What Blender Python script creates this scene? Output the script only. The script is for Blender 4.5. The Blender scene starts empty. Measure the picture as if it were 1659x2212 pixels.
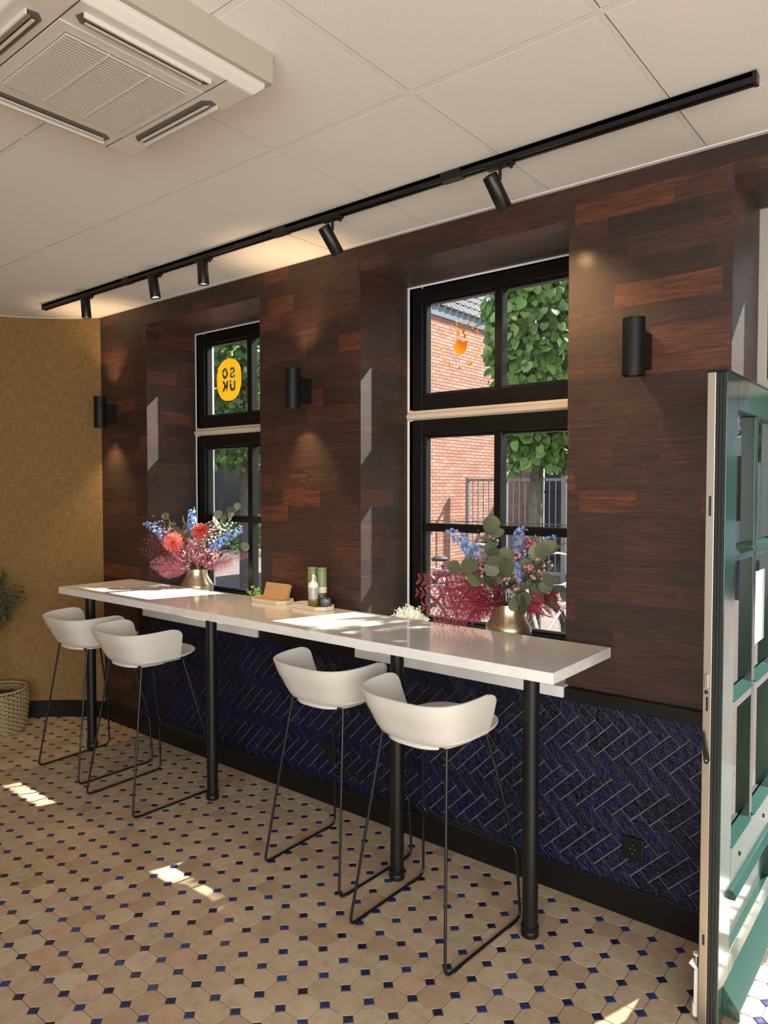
import bpy, bmesh, math, random
from mathutils import Vector, Matrix

random.seed(7)
SC = bpy.context.scene
COL = SC.collection
PI = math.pi

# ------------------------------------------------------------------ camera
CX, CY, CZ = 1.3463, -2.7609, 1.6615
FWD = Vector((-0.62841375, 0.77712338, -0.03428425)).normalized()
RGT = Vector((0.777578, 0.628786, 0.0)).normalized()
UPV = RGT.cross(FWD)
FPX, IW, IH = 1564.51, 1659.0, 2212.0
cam_data = bpy.data.cameras.new('camera')
cam_data.sensor_fit = 'HORIZONTAL'
cam_data.sensor_width = 36.0
cam_data.lens = 36.0 * FPX / IW
cam_data.clip_start = 0.02
cam_data.clip_end = 300
cam = bpy.data.objects.new('camera', cam_data)
COL.objects.link(cam)
cam.matrix_world = Matrix(((RGT.x, UPV.x, -FWD.x, CX), (RGT.y, UPV.y, -FWD.y, CY), (RGT.z, UPV.z, -FWD.z, CZ), (0, 0, 0, 1)))
SC.camera = cam

# ------------------------------------------------------------------ exposure, world, sun, fill lights
SC.view_settings.view_transform = 'Standard'
SC.view_settings.look = 'None'
SC.view_settings.gamma = 1.0
SC.view_settings.use_curve_mapping = False
SC.view_settings.exposure = 0.0

# light paths: enough for a sunlit room with fill lights
SC.cycles.max_bounces = 6
SC.cycles.diffuse_bounces = 4
SC.cycles.glossy_bounces = 3
SC.cycles.transmission_bounces = 4
SC.cycles.transparent_max_bounces = 10
SC.cycles.caustics_reflective = False
SC.cycles.caustics_refractive = False
SC.cycles.use_adaptive_sampling = True
SC.cycles.adaptive_threshold = 0.05

world = bpy.data.worlds.new('sky')
SC.world = world
world.use_nodes = True
wn = world.node_tree
wn.nodes.clear()
w_out = wn.nodes.new('ShaderNodeOutputWorld')
w_bg = wn.nodes.new('ShaderNodeBackground')
w_sky = wn.nodes.new('ShaderNodeTexSky')
w_sky.sky_type = 'NISHITA'
w_sky.sun_disc = False
w_sky.sun_elevation = math.radians(43)
w_sky.sun_rotation = math.radians(18.7)
w_sky.air_density = 1.0
w_sky.dust_density = 1.5
w_bg.inputs['Strength'].default_value = 0.30
wn.links.new(w_sky.outputs[0], w_bg.inputs[0])
wn.links.new(w_bg.outputs[0], w_out.inputs[0])

SUN_DIR = Vector((0.339, 1.0, 0.98)).normalized()       # towards the sun
sun = bpy.data.lights.new('sun', 'SUN')
sun.energy = 21.0
sun.angle = math.radians(0.6)
sun.color = (1.0, 0.95, 0.86)
sun_o = bpy.data.objects.new('sun', sun)
COL.objects.link(sun_o)
sun_o.rotation_euler = SUN_DIR.to_track_quat('Z', 'Y').to_euler()


def area(name, loc, target, sx, sy, power, color):
    a = bpy.data.lights.new(name, 'AREA')
    a.shape = 'RECTANGLE'
    a.size, a.size_y = sx, sy
    a.energy = power
    a.color = color
    o = bpy.data.objects.new(name, a)
    COL.objects.link(o)
    o.location = loc
    o.rotation_euler = (Vector(loc) - Vector(target)).to_track_quat('Z', 'Y').to_euler()
    return o


# area lights added behind the camera to brighten the room, at invented openings
area('fill_light_rear', (2.35, -5.15, 1.5), (.2, 0, 1.3), 3.2, 2.0, 165, (1.0, 0.97, 0.92))
area('fill_light_side', (4.15, -3.4, 1.45), (-3, -2.2, 1.3), 2.6, 2.1, 130, (1.0, 0.965, 0.91))

# ------------------------------------------------------------------ helpers
def proj(p):
    v = Vector(p) - Vector((CX, CY, CZ))
    z = v.dot(FWD)
    if z < 0.05:
        return None
    return (IW / 2 + FPX * v.dot(RGT) / z, IH / 2 - FPX * v.dot(UPV) / z, z)


def view_rank(p, margin=60):
    """distance for things in the frame, far more for those outside it"""
    q = proj(p)
    if q is None:
        return 1e6
    out = max(0, -margin - q[0], q[0] - IW - margin, -margin - q[1], q[1] - IH - margin)
    return q[2] + (1000 + out if out > 0 else 0)


class MB:
    def __init__(self):
        self.v, self.f = [], []

    def add(self, verts, faces):
        n = len(self.v)
        self.v += [tuple(p) for p in verts]
        self.f += [tuple(i + n for i in f) for f in faces]
        return self

    def box(self, x0, x1, y0, y1, z0, z1):
        v = [(x0, y0, z0), (x1, y0, z0), (x1, y1, z0), (x0, y1, z0), (x0, y0, z1), (x1, y0, z1), (x1, y1, z1), (x0, y1, z1)]
        return self.add(v, [(3, 2, 1, 0), (4, 5, 6, 7), (0, 1, 5, 4), (1, 2, 6, 5), (2, 3, 7, 6), (3, 0, 4, 7)])

    def prism(self, poly, lo, hi, axis='z'):
        """a convex or simple 2-D outline pushed along an axis"""
        n = len(poly)
        ar = sum(poly[i][0] * poly[(i + 1) % n][1] - poly[(i + 1) % n][0] * poly[i][1] for i in range(n))
        if ar < 0:
            poly = poly[::-1]
        def P(a, b, c):
            return {'z': (a, b, c), 'y': (a, c, b), 'x': (c, a, b)}[axis]
        v = [P(a, b, lo) for a, b in poly] + [P(a, b, hi) for a, b in poly]
        f = [tuple(range(n - 1, -1, -1)), tuple(range(n, 2 * n))] + [(i, (i + 1) % n, n + (i + 1) % n, n + i) for i in range(n)]
        if axis == 'y':
            f = [q[::-1] for q in f]
        return self.add(v, f)

    def cyl(self, p0, p1, r0, r1=None, n=16, caps=True):
        r1 = r0 if r1 is None else r1
        p0, p1 = Vector(p0), Vector(p1)
        d = (p1 - p0).normalized()
        a = d.orthogonal().normalized()
        b = d.cross(a)
        v = []
        for p, r in ((p0, r0), (p1, r1)):
            for i in range(n):
                t = 2 * PI * i / n
                v.append(p + a * (r * math.cos(t)) + b * (r * math.sin(t)))
        f = [(i, (i + 1) % n, n + (i + 1) % n, n + i) for i in range(n)]
        if caps:
            f += [tuple(range(n - 1, -1, -1)), tuple(range(n, 2 * n))]
        return self.add(v, f)

    def tube(self, pts, r, n=8, closed=False):
        pts = [Vector(p) for p in pts]
        m = len(pts)
        rr = r if isinstance(r, (list, tuple)) else [r] * m
        v, f = [], []
        prev = None
        for i, p in enumerate(pts):
            if closed:
                d = (pts[(i + 1) % m] - pts[i - 1]).normalized()
            else:
                d = (pts[min(i + 1, m - 1)] - pts[max(i - 1, 0)]).normalized()
            if prev is None:
                a = d.orthogonal().normalized()
            else:
                a = (prev - d * prev.dot(d))
                a = a.normalized() if a.length > 1e-6 else d.orthogonal().normalized()
            prev = a
            b = d.cross(a)
            for k in range(n):
                t = 2 * PI * k / n
                v.append(p + a * (rr[i] * math.cos(t)) + b * (rr[i] * math.sin(t)))
        for i in range(m if closed else m - 1):
            j = (i + 1) % m
            for k in range(n):
                f.append((i * n + k, i * n + (k + 1) % n, j * n + (k + 1) % n, j * n + k))
        if not closed:
            f += [tuple(range(n - 1, -1, -1)), tuple((m - 1) * n + k for k in range(n))]
        return self.add(v, f)

    def lathe(self, prof, n=32, c=(0, 0, 0), close=False):
        v, f = [], []
        m = len(prof)
        for r, z in prof:
            for k in range(n):
                t = 2 * PI * k / n
                v.append((c[0] + r * math.cos(t), c[1] + r * math.sin(t), c[2] + z))
        for i in range(m if close else m - 1):
            j = (i + 1) % m
            for k in range(n):
                f.append((i * n + k, i * n + (k + 1) % n, j * n + (k + 1) % n, j * n + k))
        if not close:
            if prof[0][0] > 1e-5:
                f.append(tuple(range(n - 1, -1, -1)))
            if prof[-1][0] > 1e-5:
                f.append(tuple((m - 1) * n + k for k in range(n)))
        return self.add(v, f)

    def mesh(self, name, mat=None, smooth=None):
        me = bpy.data.meshes.new(name)
        me.from_pydata(self.v, [], self.f)
        if mat:
            me.materials.append(mat)
        if smooth is not None:
            me.polygons.foreach_set('use_smooth', [True] * len(me.polygons))
            me.set_sharp_from_angle(angle=math.radians(smooth))
        me.update()
        return me

    def build(self, name, mat, parent=None, smooth=None, bevel=0, loc=None, rotz=0, seg=2):
        o = link(name, self.mesh(name, mat, smooth), parent)
        if loc is not None:
            o.location = loc
        if rotz:
            o.rotation_euler = (0, 0, rotz)
        if bevel:
            b = o.modifiers.new('bevel', 'BEVEL')
            b.width, b.segments, b.limit_method = bevel, seg, 'ANGLE'
            b.harden_normals = False
        return o


def link(name, me, parent=None):
    o = bpy.data.objects.new(name, me)
    COL.objects.link(o)
    if parent:
        o.parent = parent
    return o


def tag(o, label=None, cat=None, group=None, kind=None):
    if label: o['label'] = label
    if cat: o['category'] = cat
    if group: o['group'] = group
    if kind: o['kind'] = kind
    return o


def thing(name, label, cat, loc=(0, 0, 0), rotz=0, group=None):
    o = link(name, None)
    o.location = loc
    o.rotation_euler = (0, 0, rotz)
    o.empty_display_size = 0.05
    return tag(o, label, cat, group)


def struct(o):
    return tag(o, kind='structure')


def copy_tree(o, parent=None):
    c = o.copy()
    COL.objects.link(c)
    c.parent = parent
    for ch in [x for x in o.children]:
        copy_tree(ch, c)
    return c


def clip(poly, region):
    """Sutherland-Hodgman: poly clipped by a convex counter-clockwise region"""
    out = list(poly)
    n = len(region)
    for i in range(n):
        a, b = region[i], region[(i + 1) % n]
        ex, ey = b[0] - a[0], b[1] - a[1]
        inp, out = out, []
        if not inp:
            return []
        for k in range(len(inp)):
            p, q = inp[k - 1], inp[k]
            sp = ex * (p[1] - a[1]) - ey * (p[0] - a[0])
            sq = ex * (q[1] - a[1]) - ey * (q[0] - a[0])
            if (sp >= 0) != (sq >= 0):
                t = sp / (sp - sq)
                out.append((p[0] + t * (q[0] - p[0]), p[1] + t * (q[1] - p[1])))
            if sq >= 0:
                out.append(q)
    # drop doubles
    res = []
    for p in out:
        if not res or math.hypot(p[0] - res[-1][0], p[1] - res[-1][1]) > 1e-5:
            res.append(p)
    if len(res) > 1 and math.hypot(res[0][0] - res[-1][0], res[0][1] - res[-1][1]) < 1e-5:
        res.pop()
    return res if len(res) >= 3 and abs(parea(res)) > 4e-6 else []


def parea(poly):
    return 0.5 * sum(poly[i][0] * poly[(i + 1) % len(poly)][1] - poly[(i + 1) % len(poly)][0] * poly[i][1] for i in range(len(poly)))


def inset(poly, d):
    """move every edge of a convex ccw outline inwards by d"""
    n = len(poly)
    out = []
    for i in range(n):
        p0, p1, p2 = Vector(poly[i - 1]), Vector(poly[i]), Vector(poly[(i + 1) % n])
        e1, e2 = (p1 - p0), (p2 - p1)
        if e1.length < 1e-7 or e2.length < 1e-7:
            out.append(tuple(p1)); continue
        e1.normalize(); e2.normalize()
        n1, n2 = Vector((-e1.y, e1.x)), Vector((-e2.y, e2.x))
        k = 1 + n1.dot(n2)
        m = (n1 + n2) / k if k > 0.2 else n1
        out.append(tuple(p1 + m * d))
    return out


def slab(mb, poly, top, bot, ch, place):
    """a tile: outline poly (2-D), chamfered face; place(a, b, h) -> 3-D point"""
    if parea(poly) < 0:
        poly = poly[::-1]
    n = len(poly)
    inner = inset(poly, ch)
    if parea(inner) <= 0:
        inner = poly
    v = [place(a, b, bot) for a, b in poly] + [place(a, b, top - ch) for a, b in poly] + [place(a, b, top) for a, b in inner]
    f = [tuple(range(2 * n, 3 * n))]
    for r in (0, 1):
        f += [(r * n + i, r * n + (i + 1) % n, (r + 1) * n + (i + 1) % n, (r + 1) * n + i) for i in range(n)]
    mb.add(v, f)


def pieces(parent, name, stuff_name, items, mat, limit=300, smooth=None):
    """items: (mesh-or-MB, location, rank). The `limit` that show largest become parts of their own, the rest one part of kind stuff."""
    items = sorted(items, key=lambda t: t[2])
    rest = MB()
    for k, (src, loc, rank) in enumerate(items):
        if k < limit and rank < 900:
            me = src.mesh(name, mat, smooth) if isinstance(src, MB) else src
            o = link(name, me, parent)
            o.location = loc
        else:
            if isinstance(src, MB):
                rest.add([(p[0] + loc[0], p[1] + loc[1], p[2] + loc[2]) for p in src.v], src.f)
            else:
                rest.add([(p.co.x + loc[0], p.co.y + loc[1], p.co.z + loc[2]) for p in src.vertices], [tuple(q.vertices) for q in src.polygons])
    if rest.v:
        o = rest.build(stuff_name, mat, parent, smooth)
        tag(o, kind='stuff')


def fillet(pts, r, n=5):
    """round the corners of a polyline"""
    pts = [Vector(p) for p in pts]
    out = [pts[0]]
    for i in range(1, len(pts) - 1):
        a, b, c = pts[i - 1], pts[i], pts[i + 1]
        d1, d2 = (a - b), (c - b)
        l = min(r, d1.length * 0.45, d2.length * 0.45)
        p, q = b + d1.normalized() * l, b + d2.normalized() * l
        for k in range(n + 1):
            t = k / n
            out.append(p * (1 - t) ** 2 + b * (2 * t * (1 - t)) + q * t ** 2)
    out.append(pts[-1])
    return out


# ------------------------------------------------------------------ materials
class NT:
    def __init__(self, name):
        self.m = bpy.data.materials.new(name)
        self.m.use_nodes = True
        self.t = self.m.node_tree
        self.b = self.t.nodes['Principled BSDF']
        self.out = self.t.nodes['Material Output']

    def n(self, kind, **kw):
        nd = self.t.nodes.new(kind)
        for k, v in kw.items():
            if k in nd.inputs:
                nd.inputs[k].default_value = v
            else:
                setattr(nd, k, v)
        return nd

    def l(self, a, b):
        self.t.links.new(a, b)

    def coords(self, kind='Object', scale=(1, 1, 1), rot=(0, 0, 0)):
        tc = self.n('ShaderNodeTexCoord')
        mp = self.n('ShaderNodeMapping')
        mp.inputs['Scale'].default_value = scale
        mp.inputs['Rotation'].default_value = rot
        self.l(tc.outputs[kind], mp.inputs[0])
        return mp.outputs[0]

    def pos(self, scale=(1, 1, 1), rot=(0, 0, 0), shift=None):
        g = self.n('ShaderNodeNewGeometry')
        mp = self.n('ShaderNodeMapping')
        mp.inputs['Scale'].default_value = scale
        mp.inputs['Rotation'].default_value = rot
        self.l(g.outputs['Position'], mp.inputs[0])
        if shift is not None:
            self.l(shift, mp.inputs['Location'])
        return mp.outputs[0]

    def noise(self, vec, scale=5, detail=4, rough=.55, dist=0.0):
        nz = self.n('ShaderNodeTexNoise')
        nz.inputs['Scale'].default_value = scale
        nz.inputs['Detail'].default_value = detail
        nz.inputs['Roughness'].default_value = rough
        nz.inputs['Distortion'].default_value = dist
        self.l(vec, nz.inputs['Vector'])
        return nz.outputs[0]

    def ramp(self, fac, stops):
        r = self.n('ShaderNodeValToRGB')
        el = r.color_ramp.elements
        while len(el) < len(stops):
            el.new(0.5)
        for e, (p, c) in zip(el, stops):
            e.position = p
            e.color = (*c, 1) if len(c) == 3 else c
        self.l(fac, r.inputs[0])
        return r.outputs[0]

    def rnd(self):
        """one random number for every piece, whether it is an object or an island of a joined mesh"""
        oi = self.n('ShaderNodeObjectInfo')
        g = self.n('ShaderNodeNewGeometry')
        a = self.n('ShaderNodeMath', operation='ADD')
        self.l(oi.outputs['Random'], a.inputs[0])
        self.l(g.outputs['Random Per Island'], a.inputs[1])
        fr = self.n('ShaderNodeMath', operation='FRACT')
        self.l(a.outputs[0], fr.inputs[0])
        return fr.outputs[0]

    def math(self, op, a, b=0.0):
        m = self.n('ShaderNodeMath', operation=op)
        for i, x in enumerate((a, b)):
            if isinstance(x, (int, float)):
                m.inputs[i].default_value = x
            else:
                self.l(x, m.inputs[i])
        return m.outputs[0]

    def mix(self, a, b, fac, blend='MIX'):
        m = self.n('ShaderNodeMix', data_type='RGBA', blend_type=blend)
        for s, x in ((6, a), (7, b), (0, fac)):
            if isinstance(x, (int, float)):
                m.inputs[s].default_value = x
            elif isinstance(x, tuple):
                m.inputs[s].default_value = (*x, 1)
            else:
                self.l(x, m.inputs[s])
        return m.outputs[2]

    def bump(self, h, strength=.3, dist=.002):
        b = self.n('ShaderNodeBump')
        b.inputs['Strength'].default_value = strength
        b.inputs['Distance'].default_value = dist
        self.l(h, b.inputs['Height'])
        self.l(b.outputs[0], self.b.inputs['Normal'])
        return b

    def set(self, **kw):
        names = dict(color='Base Color', rough='Roughness', metal='Metallic', spec='Specular IOR Level', coat='Coat Weight', coat_rough='Coat Roughness',
                     emit='Emission Color', emit_s='Emission Strength', alpha='Alpha', sub='Subsurface Weight', trans='Transmission Weight')
        for k, v in kw.items():
            s = self.b.inputs[names[k]]
            if isinstance(v, tuple):
                s.default_value = (*v, 1)
            elif isinstance(v, (int, float)):
                s.default_value = v
            else:
                self.l(v, s)
        return self


def flat(name, color, rough=.5, metal=0, **kw):
    t = NT(name)
    t.set(color=color, rough=rough, metal=metal, **kw)
    return t.m


M = {}


def wood_mat(name, scale):
    t = NT(name)
    r = t.rnd()
    sh = t.n('ShaderNodeCombineXYZ')
    t.l(t.math('MULTIPLY', r, 37.0), sh.inputs[0]); t.l(t.math('MULTIPLY', r, 11.0), sh.inputs[1]); t.l(t.math('MULTIPLY', r, 23.0), sh.inputs[2])
    v = t.pos(scale, shift=sh.outputs[0])
    g1 = t.noise(v, 1.0, 4, .6, 2.2)
    g2 = t.noise(t.pos(tuple(s * 2.2 for s in scale), shift=sh.outputs[0]), 2.0, 2, .6, .6)
    g = t.math('ADD', t.math('MULTIPLY', g1, .7), t.math('MULTIPLY', g2, .3))
    grain = t.ramp(g, [(.28, (.007, .0024, .0014)), (.44, (.027, .0092, .0048)), (.58, (.060, .0200, .0092)), (.74, (.125, .043, .0180))])
    tone = t.ramp(r, [(0, (.45, .44, .44)), (.40, (.70, .67, .66)), (.80, (.92, .85, .80)), (1, (2.0, 1.55, 1.25))])
    fine = t.noise(t.pos((1, 1, 1)), 700, 2, .6)
    t.set(color=t.mix(grain, tone, 1.0, 'MULTIPLY'), rough=t.math('ADD', t.math('MULTIPLY', g2, .14), .44), spec=.52, coat=.06, coat_rough=.18)
    t.b.inputs['Sheen Weight'].default_value = .035
    t.b.inputs['Sheen Roughness'].default_value = .45
    t.bump(t.math('ADD', t.math('MULTIPLY', g, .5), fine), .9, .0011)
    return t.m


M['wood'] = wood_mat('walnut_plank', (3.2, 3.2, 52))
M['wood_soffit'] = wood_mat('walnut_plank_soffit', (3.2, 52, 3.2))
M['wood_dark'] = flat('walnut_joint', (.02, .007, .004), .5)

t = NT('linen_wallpaper')
tc = t.coords('UV')
def weave(sx, sy, sc):
    mp = t.n('ShaderNodeMapping'); mp.inputs['Scale'].default_value = (sx, sy, 1); t.l(tc, mp.inputs[0])
    return t.noise(mp.outputs[0], sc, 3, .6)
h = t.math('ADD', weave(6, 160, 2.2), weave(160, 6, 2.2))
h2 = t.math('ADD', h, t.math('MULTIPLY', weave(420, 420, 1.0), .5))
t.set(color=t.ramp(h2, [(.45, (.115, .063, .021)), (.62, (.225, .137, .052)), (.80, (.36, .235, .10))]), rough=.85, spec=.2)
t.b.inputs['Base Color'].default_value = (.2, .1, .04, 1)
t.bump(h2, .35, .001)
# ramp input runs past 1: bring it down
M['linen'] = t.m
for nd in t.t.nodes:
    if nd.type == 'VALTORGB':
        src = nd.inputs[0].links[0].from_socket
        t.l(t.math('MULTIPLY', src, .5), nd.inputs[0])

t = NT('zellige_blue')
r = t.rnd()
v = t.pos((1, 1, 1))
n1 = t.noise(v, 34, 3, .55, .3)
n2 = t.noise(v, 130, 3, .65, .4)
hh = t.math('ADD', n1, t.math('MULTIPLY', n2, .42))
colr = t.ramp(r, [(0, (.0008, .0013, .011)), (.4, (.0012, .0026, .025)), (.75, (.0018, .0046, .045)), (1, (.003, .007, .032))])
t.set(color=t.mix(colr, (.002, .004, .02), t.math('MULTIPLY', n2, .5)), rough=.08, spec=.34, coat=.12, coat_rough=.03)
t.bump(hh, 1.0, .011)
M['zellige'] = t.m

t = NT('tile_grout')
t.set(color=t.ramp(t.noise(t.pos(), 60, 4), [(.3, (.12, .108, .095)), (.7, (.21, .19, .165))]), rough=.9, spec=.2)
M['grout'] = t.m

t = NT('terracotta_octagon')
r = t.rnd()
v = t.pos()
n1 = t.noise(v, 18, 5, .6, .5)
n2 = t.noise(v, 90, 4, .7)
base = t.ramp(r, [(0, (.40, .28, .185)), (.25, (.46, .345, .24)), (.5, (.485, .365, .25)), (.72, (.53, .42, .295)), (.86, (.43, .37, .245)), (1, (.49, .33, .23))])
c2 = t.mix(base, (.30, .195, .115), t.ramp(n1, [(.45, (0, 0, 0)), (.75, (.55, .55, .55))]))
c3 = t.mix(c2, (.20, .12, .06), t.ramp(n2, [(.64, (0, 0, 0)), (.74, (.55, .55, .55))]))
t.set(color=c3, rough=t.math('ADD', t.math('MULTIPLY', n1, .25), .26), spec=.4)
t.bump(n1, .2, .0015)
M['octagon'] = t.m

t = NT('cobalt_dot')
r = t.rnd()
n2 = t.noise(t.pos(), 220, 3, .6, .4)
t.set(color=t.ramp(r, [(0, (.006, .009, .032)), (.5, (.010, .022, .105)), (1, (.018, .050, .20))]), rough=.10, spec=.6, coat=.5, coat_rough=.05)
t.bump(n2, .5, .003)
M['dot'] = t.m

t = NT('floor_grout')
t.set(color=t.ramp(t.noise(t.pos(), 40, 4), [(.3, (.12, .085, .055)), (.7, (.22, .16, .11))]), rough=.9)
M['floor_grout'] = t.m

t = NT('white_quartz')
v = t.pos((1, 1, 1), rot=(0, 0, .5))
n1 = t.noise(v, 2.2, 5, .6, 2.2)
vein = t.ramp(n1, [(.470, (0, 0, 0)), (.497, (1, 1, 1)), (.503, (1, 1, 1)), (.53, (0, 0, 0))])
n3 = t.noise(v, 1.1, 3, .5)
t.set(color=t.mix((.80, .785, .75), (.60, .57, .52), t.math('MULTIPLY', vein, t.math('MULTIPLY', n3, .55))), rough=.13, spec=.5, coat=.3, coat_rough=.05)
M['quartz'] = t.m

M['sill'] = flat('white_sill', (.82, .82, .80), .25)
M['black'] = flat('black_metal', (.0055, .0055, .006), .36, 0, spec=.42)
M['black_rod'] = flat('black_rod', (.008, .008, .009), .32, 0, spec=.5)
M['black_matte'] = flat('black_matte', (.0055, .0055, .006), .5, 0, spec=.3)
M['skirting'] = flat('black_skirting', (.0055, .005, .0048), .42, 0, spec=.35)
M['frame_black'] = flat('black_frame_paint', (.0050, .0045, .0045), .36, 0, spec=.4)
M['cream'] = flat('cream_moulding', (.62, .53, .42), .5)
M['grey_frame'] = flat('grey_frame_paint', (.42, .39, .35), .5)
M['plastic'] = flat('white_shell_plastic', (.66, .635, .59), .38)
M['steel'] = flat('brushed_steel', (.48, .43, .36), .42, 1.0)
M['rubber'] = flat('rubber_seal', (.012, .012, .012), .7)
M['white_plastic'] = flat('white_plastic', (.78, .78, .76), .4)
M['ext_white'] = flat('white_render', (.85, .86, .85), .7)
M['ac_plastic'] = flat('cassette_plastic', (.62, .585, .53), .42)
M['ac_box'] = flat('cassette_box', (.40, .36, .295), .5)
M['ac_dark'] = flat('cassette_shadow_gap', (.03, .03, .03), .6)
M['chrome'] = flat('louvre_chrome', (.80, .78, .75), .25, .8)

t = NT('ceiling_panel')
n1 = t.noise(t.pos(), 160, 3, .6)
t.set(color=t.ramp(n1, [(.3, (.76, .74, .71)), (.7, (.82, .80, .77))]), rough=.95, spec=.1)
M['panel'] = t.m
M['tee'] = flat('tee_bar', (.77, .755, .73), .5)
M['plaster'] = flat('plain_plaster', (.24, .19, .14), .9)

t = NT('green_gloss_paint')
v = t.pos()
n2 = t.noise(v, 420, 2, .5)
t.set(color=t.mix((.011, .046, .035), (.28, .34, .32), t.ramp(n2, [(.715, (0, 0, 0)), (.76, (.7, .7, .7))])), rough=.16, spec=.5, coat=.2, coat_rough=.05)
M['green_paint'] = t.m
M['green_dark'] = flat('dark_green_paint', (.006, .022, .016), .25)


def glass_mat(name, tint=(.96, .975, .97), ior=1.5, rough=0.0):
    t = NT(name)
    t.t.nodes.remove(t.b)
    tr = t.n('ShaderNodeBsdfTransparent'); tr.inputs[0].default_value = (*tint, 1)
    gl = t.n('ShaderNodeBsdfGlossy'); gl.inputs['Roughness'].default_value = rough; gl.inputs['Color'].default_value = (1, 1, 1, 1)
    fr = t.n('ShaderNodeFresnel'); fr.inputs['IOR'].default_value = ior
    mx = t.n('ShaderNodeMixShader')
    geo = t.n('ShaderNodeNewGeometry')          # light leaving the back face goes straight on
    fac = t.math('MULTIPLY', fr.outputs[0], t.math('SUBTRACT', 1.0, geo.outputs['Backfacing']))
    t.l(fac, mx.inputs[0]); t.l(tr.outputs[0], mx.inputs[1]); t.l(gl.outputs[0], mx.inputs[2]); t.l(mx.outputs[0], t.out.inputs[0])
    return t.m


M['glass'] = glass_mat('window_glass')
M['door_glass'] = glass_mat('door_glass', (.93, .95, .945), 1.6)


def emit_mat(name, color, s):
    t = NT(name)
    t.set(color=(0, 0, 0), emit=color, emit_s=s)
    return t.m


M['lamp_lens'] = emit_mat('lit_lens', (1.0, .80, .50), 6.0)
M['sconce_lens'] = emit_mat('sconce_lens', (1.0, .86, .66), 4.0)

# ================================================================== the room
H = 2.864
ARC_C, ARC_R = (-3.0226, -1.0049), 1.10
XR, YR = 4.2, -5.2                                        # right wall, rear wall
O1, O2, O3 = (-2.910, -1.786), (-1.038, 0.072), (0.683, 1.72)
ZS, ZT = 0.81, 2.735                                      # opening bottom (under the sill slab), top
ROW = 0.088
REVEAL = 0.39
YTILE = -0.032


def arc(a, r=ARC_R):
    return (ARC_C[0] - r * math.sin(a), ARC_C[1] + r * math.cos(a))


A0 = math.radians(24.0)
ARC_PTS = [arc(A0 + (PI / 2 - A0) * i / 24) for i in range(25)]
OUTLINE = [(XR, YR), (XR, 0.0)] + ARC_PTS + [(ARC_PTS[-1][0], YR)]      # counter-clockwise
if parea(OUTLINE) < 0:
    OUTLINE.reverse()


def wall_layer(mb, y0, y1, x0, x1, ztop, openings):
    x = x0
    for (a, b, lo, hi) in openings:
        mb.box(x, a, y0, y1, 0 if True else 0, ztop)
        if lo > 0:
            mb.box(a, b, y0, y1, 0, lo)
        mb.box(a, b, y0, y1, hi, ztop)
        x = b
    mb.box(x, x1, y0, y1, 0, ztop)


# ---------------------------------------------------------------- wall with the windows, plank by plank
mb = MB()
wall_layer(mb, 0.0, REVEAL, -3.47, XR + .1, H + .1, [(*O1, ZS, ZT), (*O2, ZS, ZT), (*O3, 0, 2.747)])
wall_back = struct(mb.build('wall_back', M['wood_dark']))
mb = MB()
wall_layer(mb, REVEAL, 0.525, -4.3, XR + .1, 6.2, [(O1[0] + .035, O1[1] - .035, .86, ZT - .02), (O2[0] + .035, O2[1] - .035, .86, ZT - .02), (*O3, 0, 2.747)])
facade = mb.build('facade', M['ext_white'], wall_back)


def subtract(r, h):
    x0, x1, z0, z1 = r
    a, b, c, d = h
    if a >= x1 or b <= x0 or c >= z1 or d <= z0:
        return [r]
    out = []
    if a > x0: out.append((x0, a, z0, z1))
    if b < x1: out.append((b, x1, z0, z1))
    m0, m1 = max(x0, a), min(x1, b)
    if c > z0: out.append((m0, m1, z0, c))
    if d < z1: out.append((m0, m1, d, z1))
    return out


def planks(u0, u1, z0, z1, holes, place, mat, row0=1.472, lens=(.17, .40), off=0):
    """rows of planks over a rectangle; place(u, w, h): h is the height off the wall"""
    k0 = math.floor((z0 - row0) / ROW)
    k = k0
    while row0 + k * ROW < z1:
        a, b = max(z0, row0 + k * ROW), min(z1, row0 + (k + 1) * ROW)
        u = u0 - random.uniform(0, .2)
        while u < u1:
            L = random.uniform(*lens)
            rects = [(max(u, u0), min(u + L, u1), a, b)]
            for h in holes:
                rects = [q for r in rects for q in subtract(r, h)]
            for (p, q, c, d) in rects:
                if q - p < .006 or d - c < .006:
                    continue
                m = MB()
                g = .00005
                cx, cz = (p + q) / 2, (c + d) / 2
                o3 = Vector(place(cx, cz, 0))
                slab(m, [(p + g, c + g), (q - g, c + g), (q - g, d - g), (p + g, d - g)], (.0016 + random.uniform(-.0001, .0001)), 0, .0002, lambda s, w, h: tuple(Vector(place(s, w, h)) - o3))
                o = link('plank', m.mesh('plank', mat), wall_back)
                o.location = o3
            u += L
        k += 1


front = lambda u, w, h: (u, -h, w)
HOLES = [(*O1, ZS, ZT), (*O2, ZS, ZT), (*O3, -1, 2.747), (-2.955, 9, -1, .84)]
planks(-3.47, 1.9, .10, H, HOLES, front, M['wood'])
for (xl, xr) in (O1, O2, O3):
    zlo, zhi = (.855, ZT) if xl < .5 else (.0, 2.747)
    planks(0, REVEAL - .002, zlo, zhi, [], lambda u, w, h, xl=xl: (xl + h, u, w), M['wood'])
    if xl < .5:
        planks(0, REVEAL - .002, zlo, zhi, [], lambda u, w, h, xr=xr: (xr - h, REVEAL - u, w), M['wood'])
    planks(xl + .002, min(xr, 1.72) - .002, 0, REVEAL - .002, [], lambda u, w, h, zhi=zhi: (u, w, zhi - h), M['wood_soffit'], row0=0)

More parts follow.
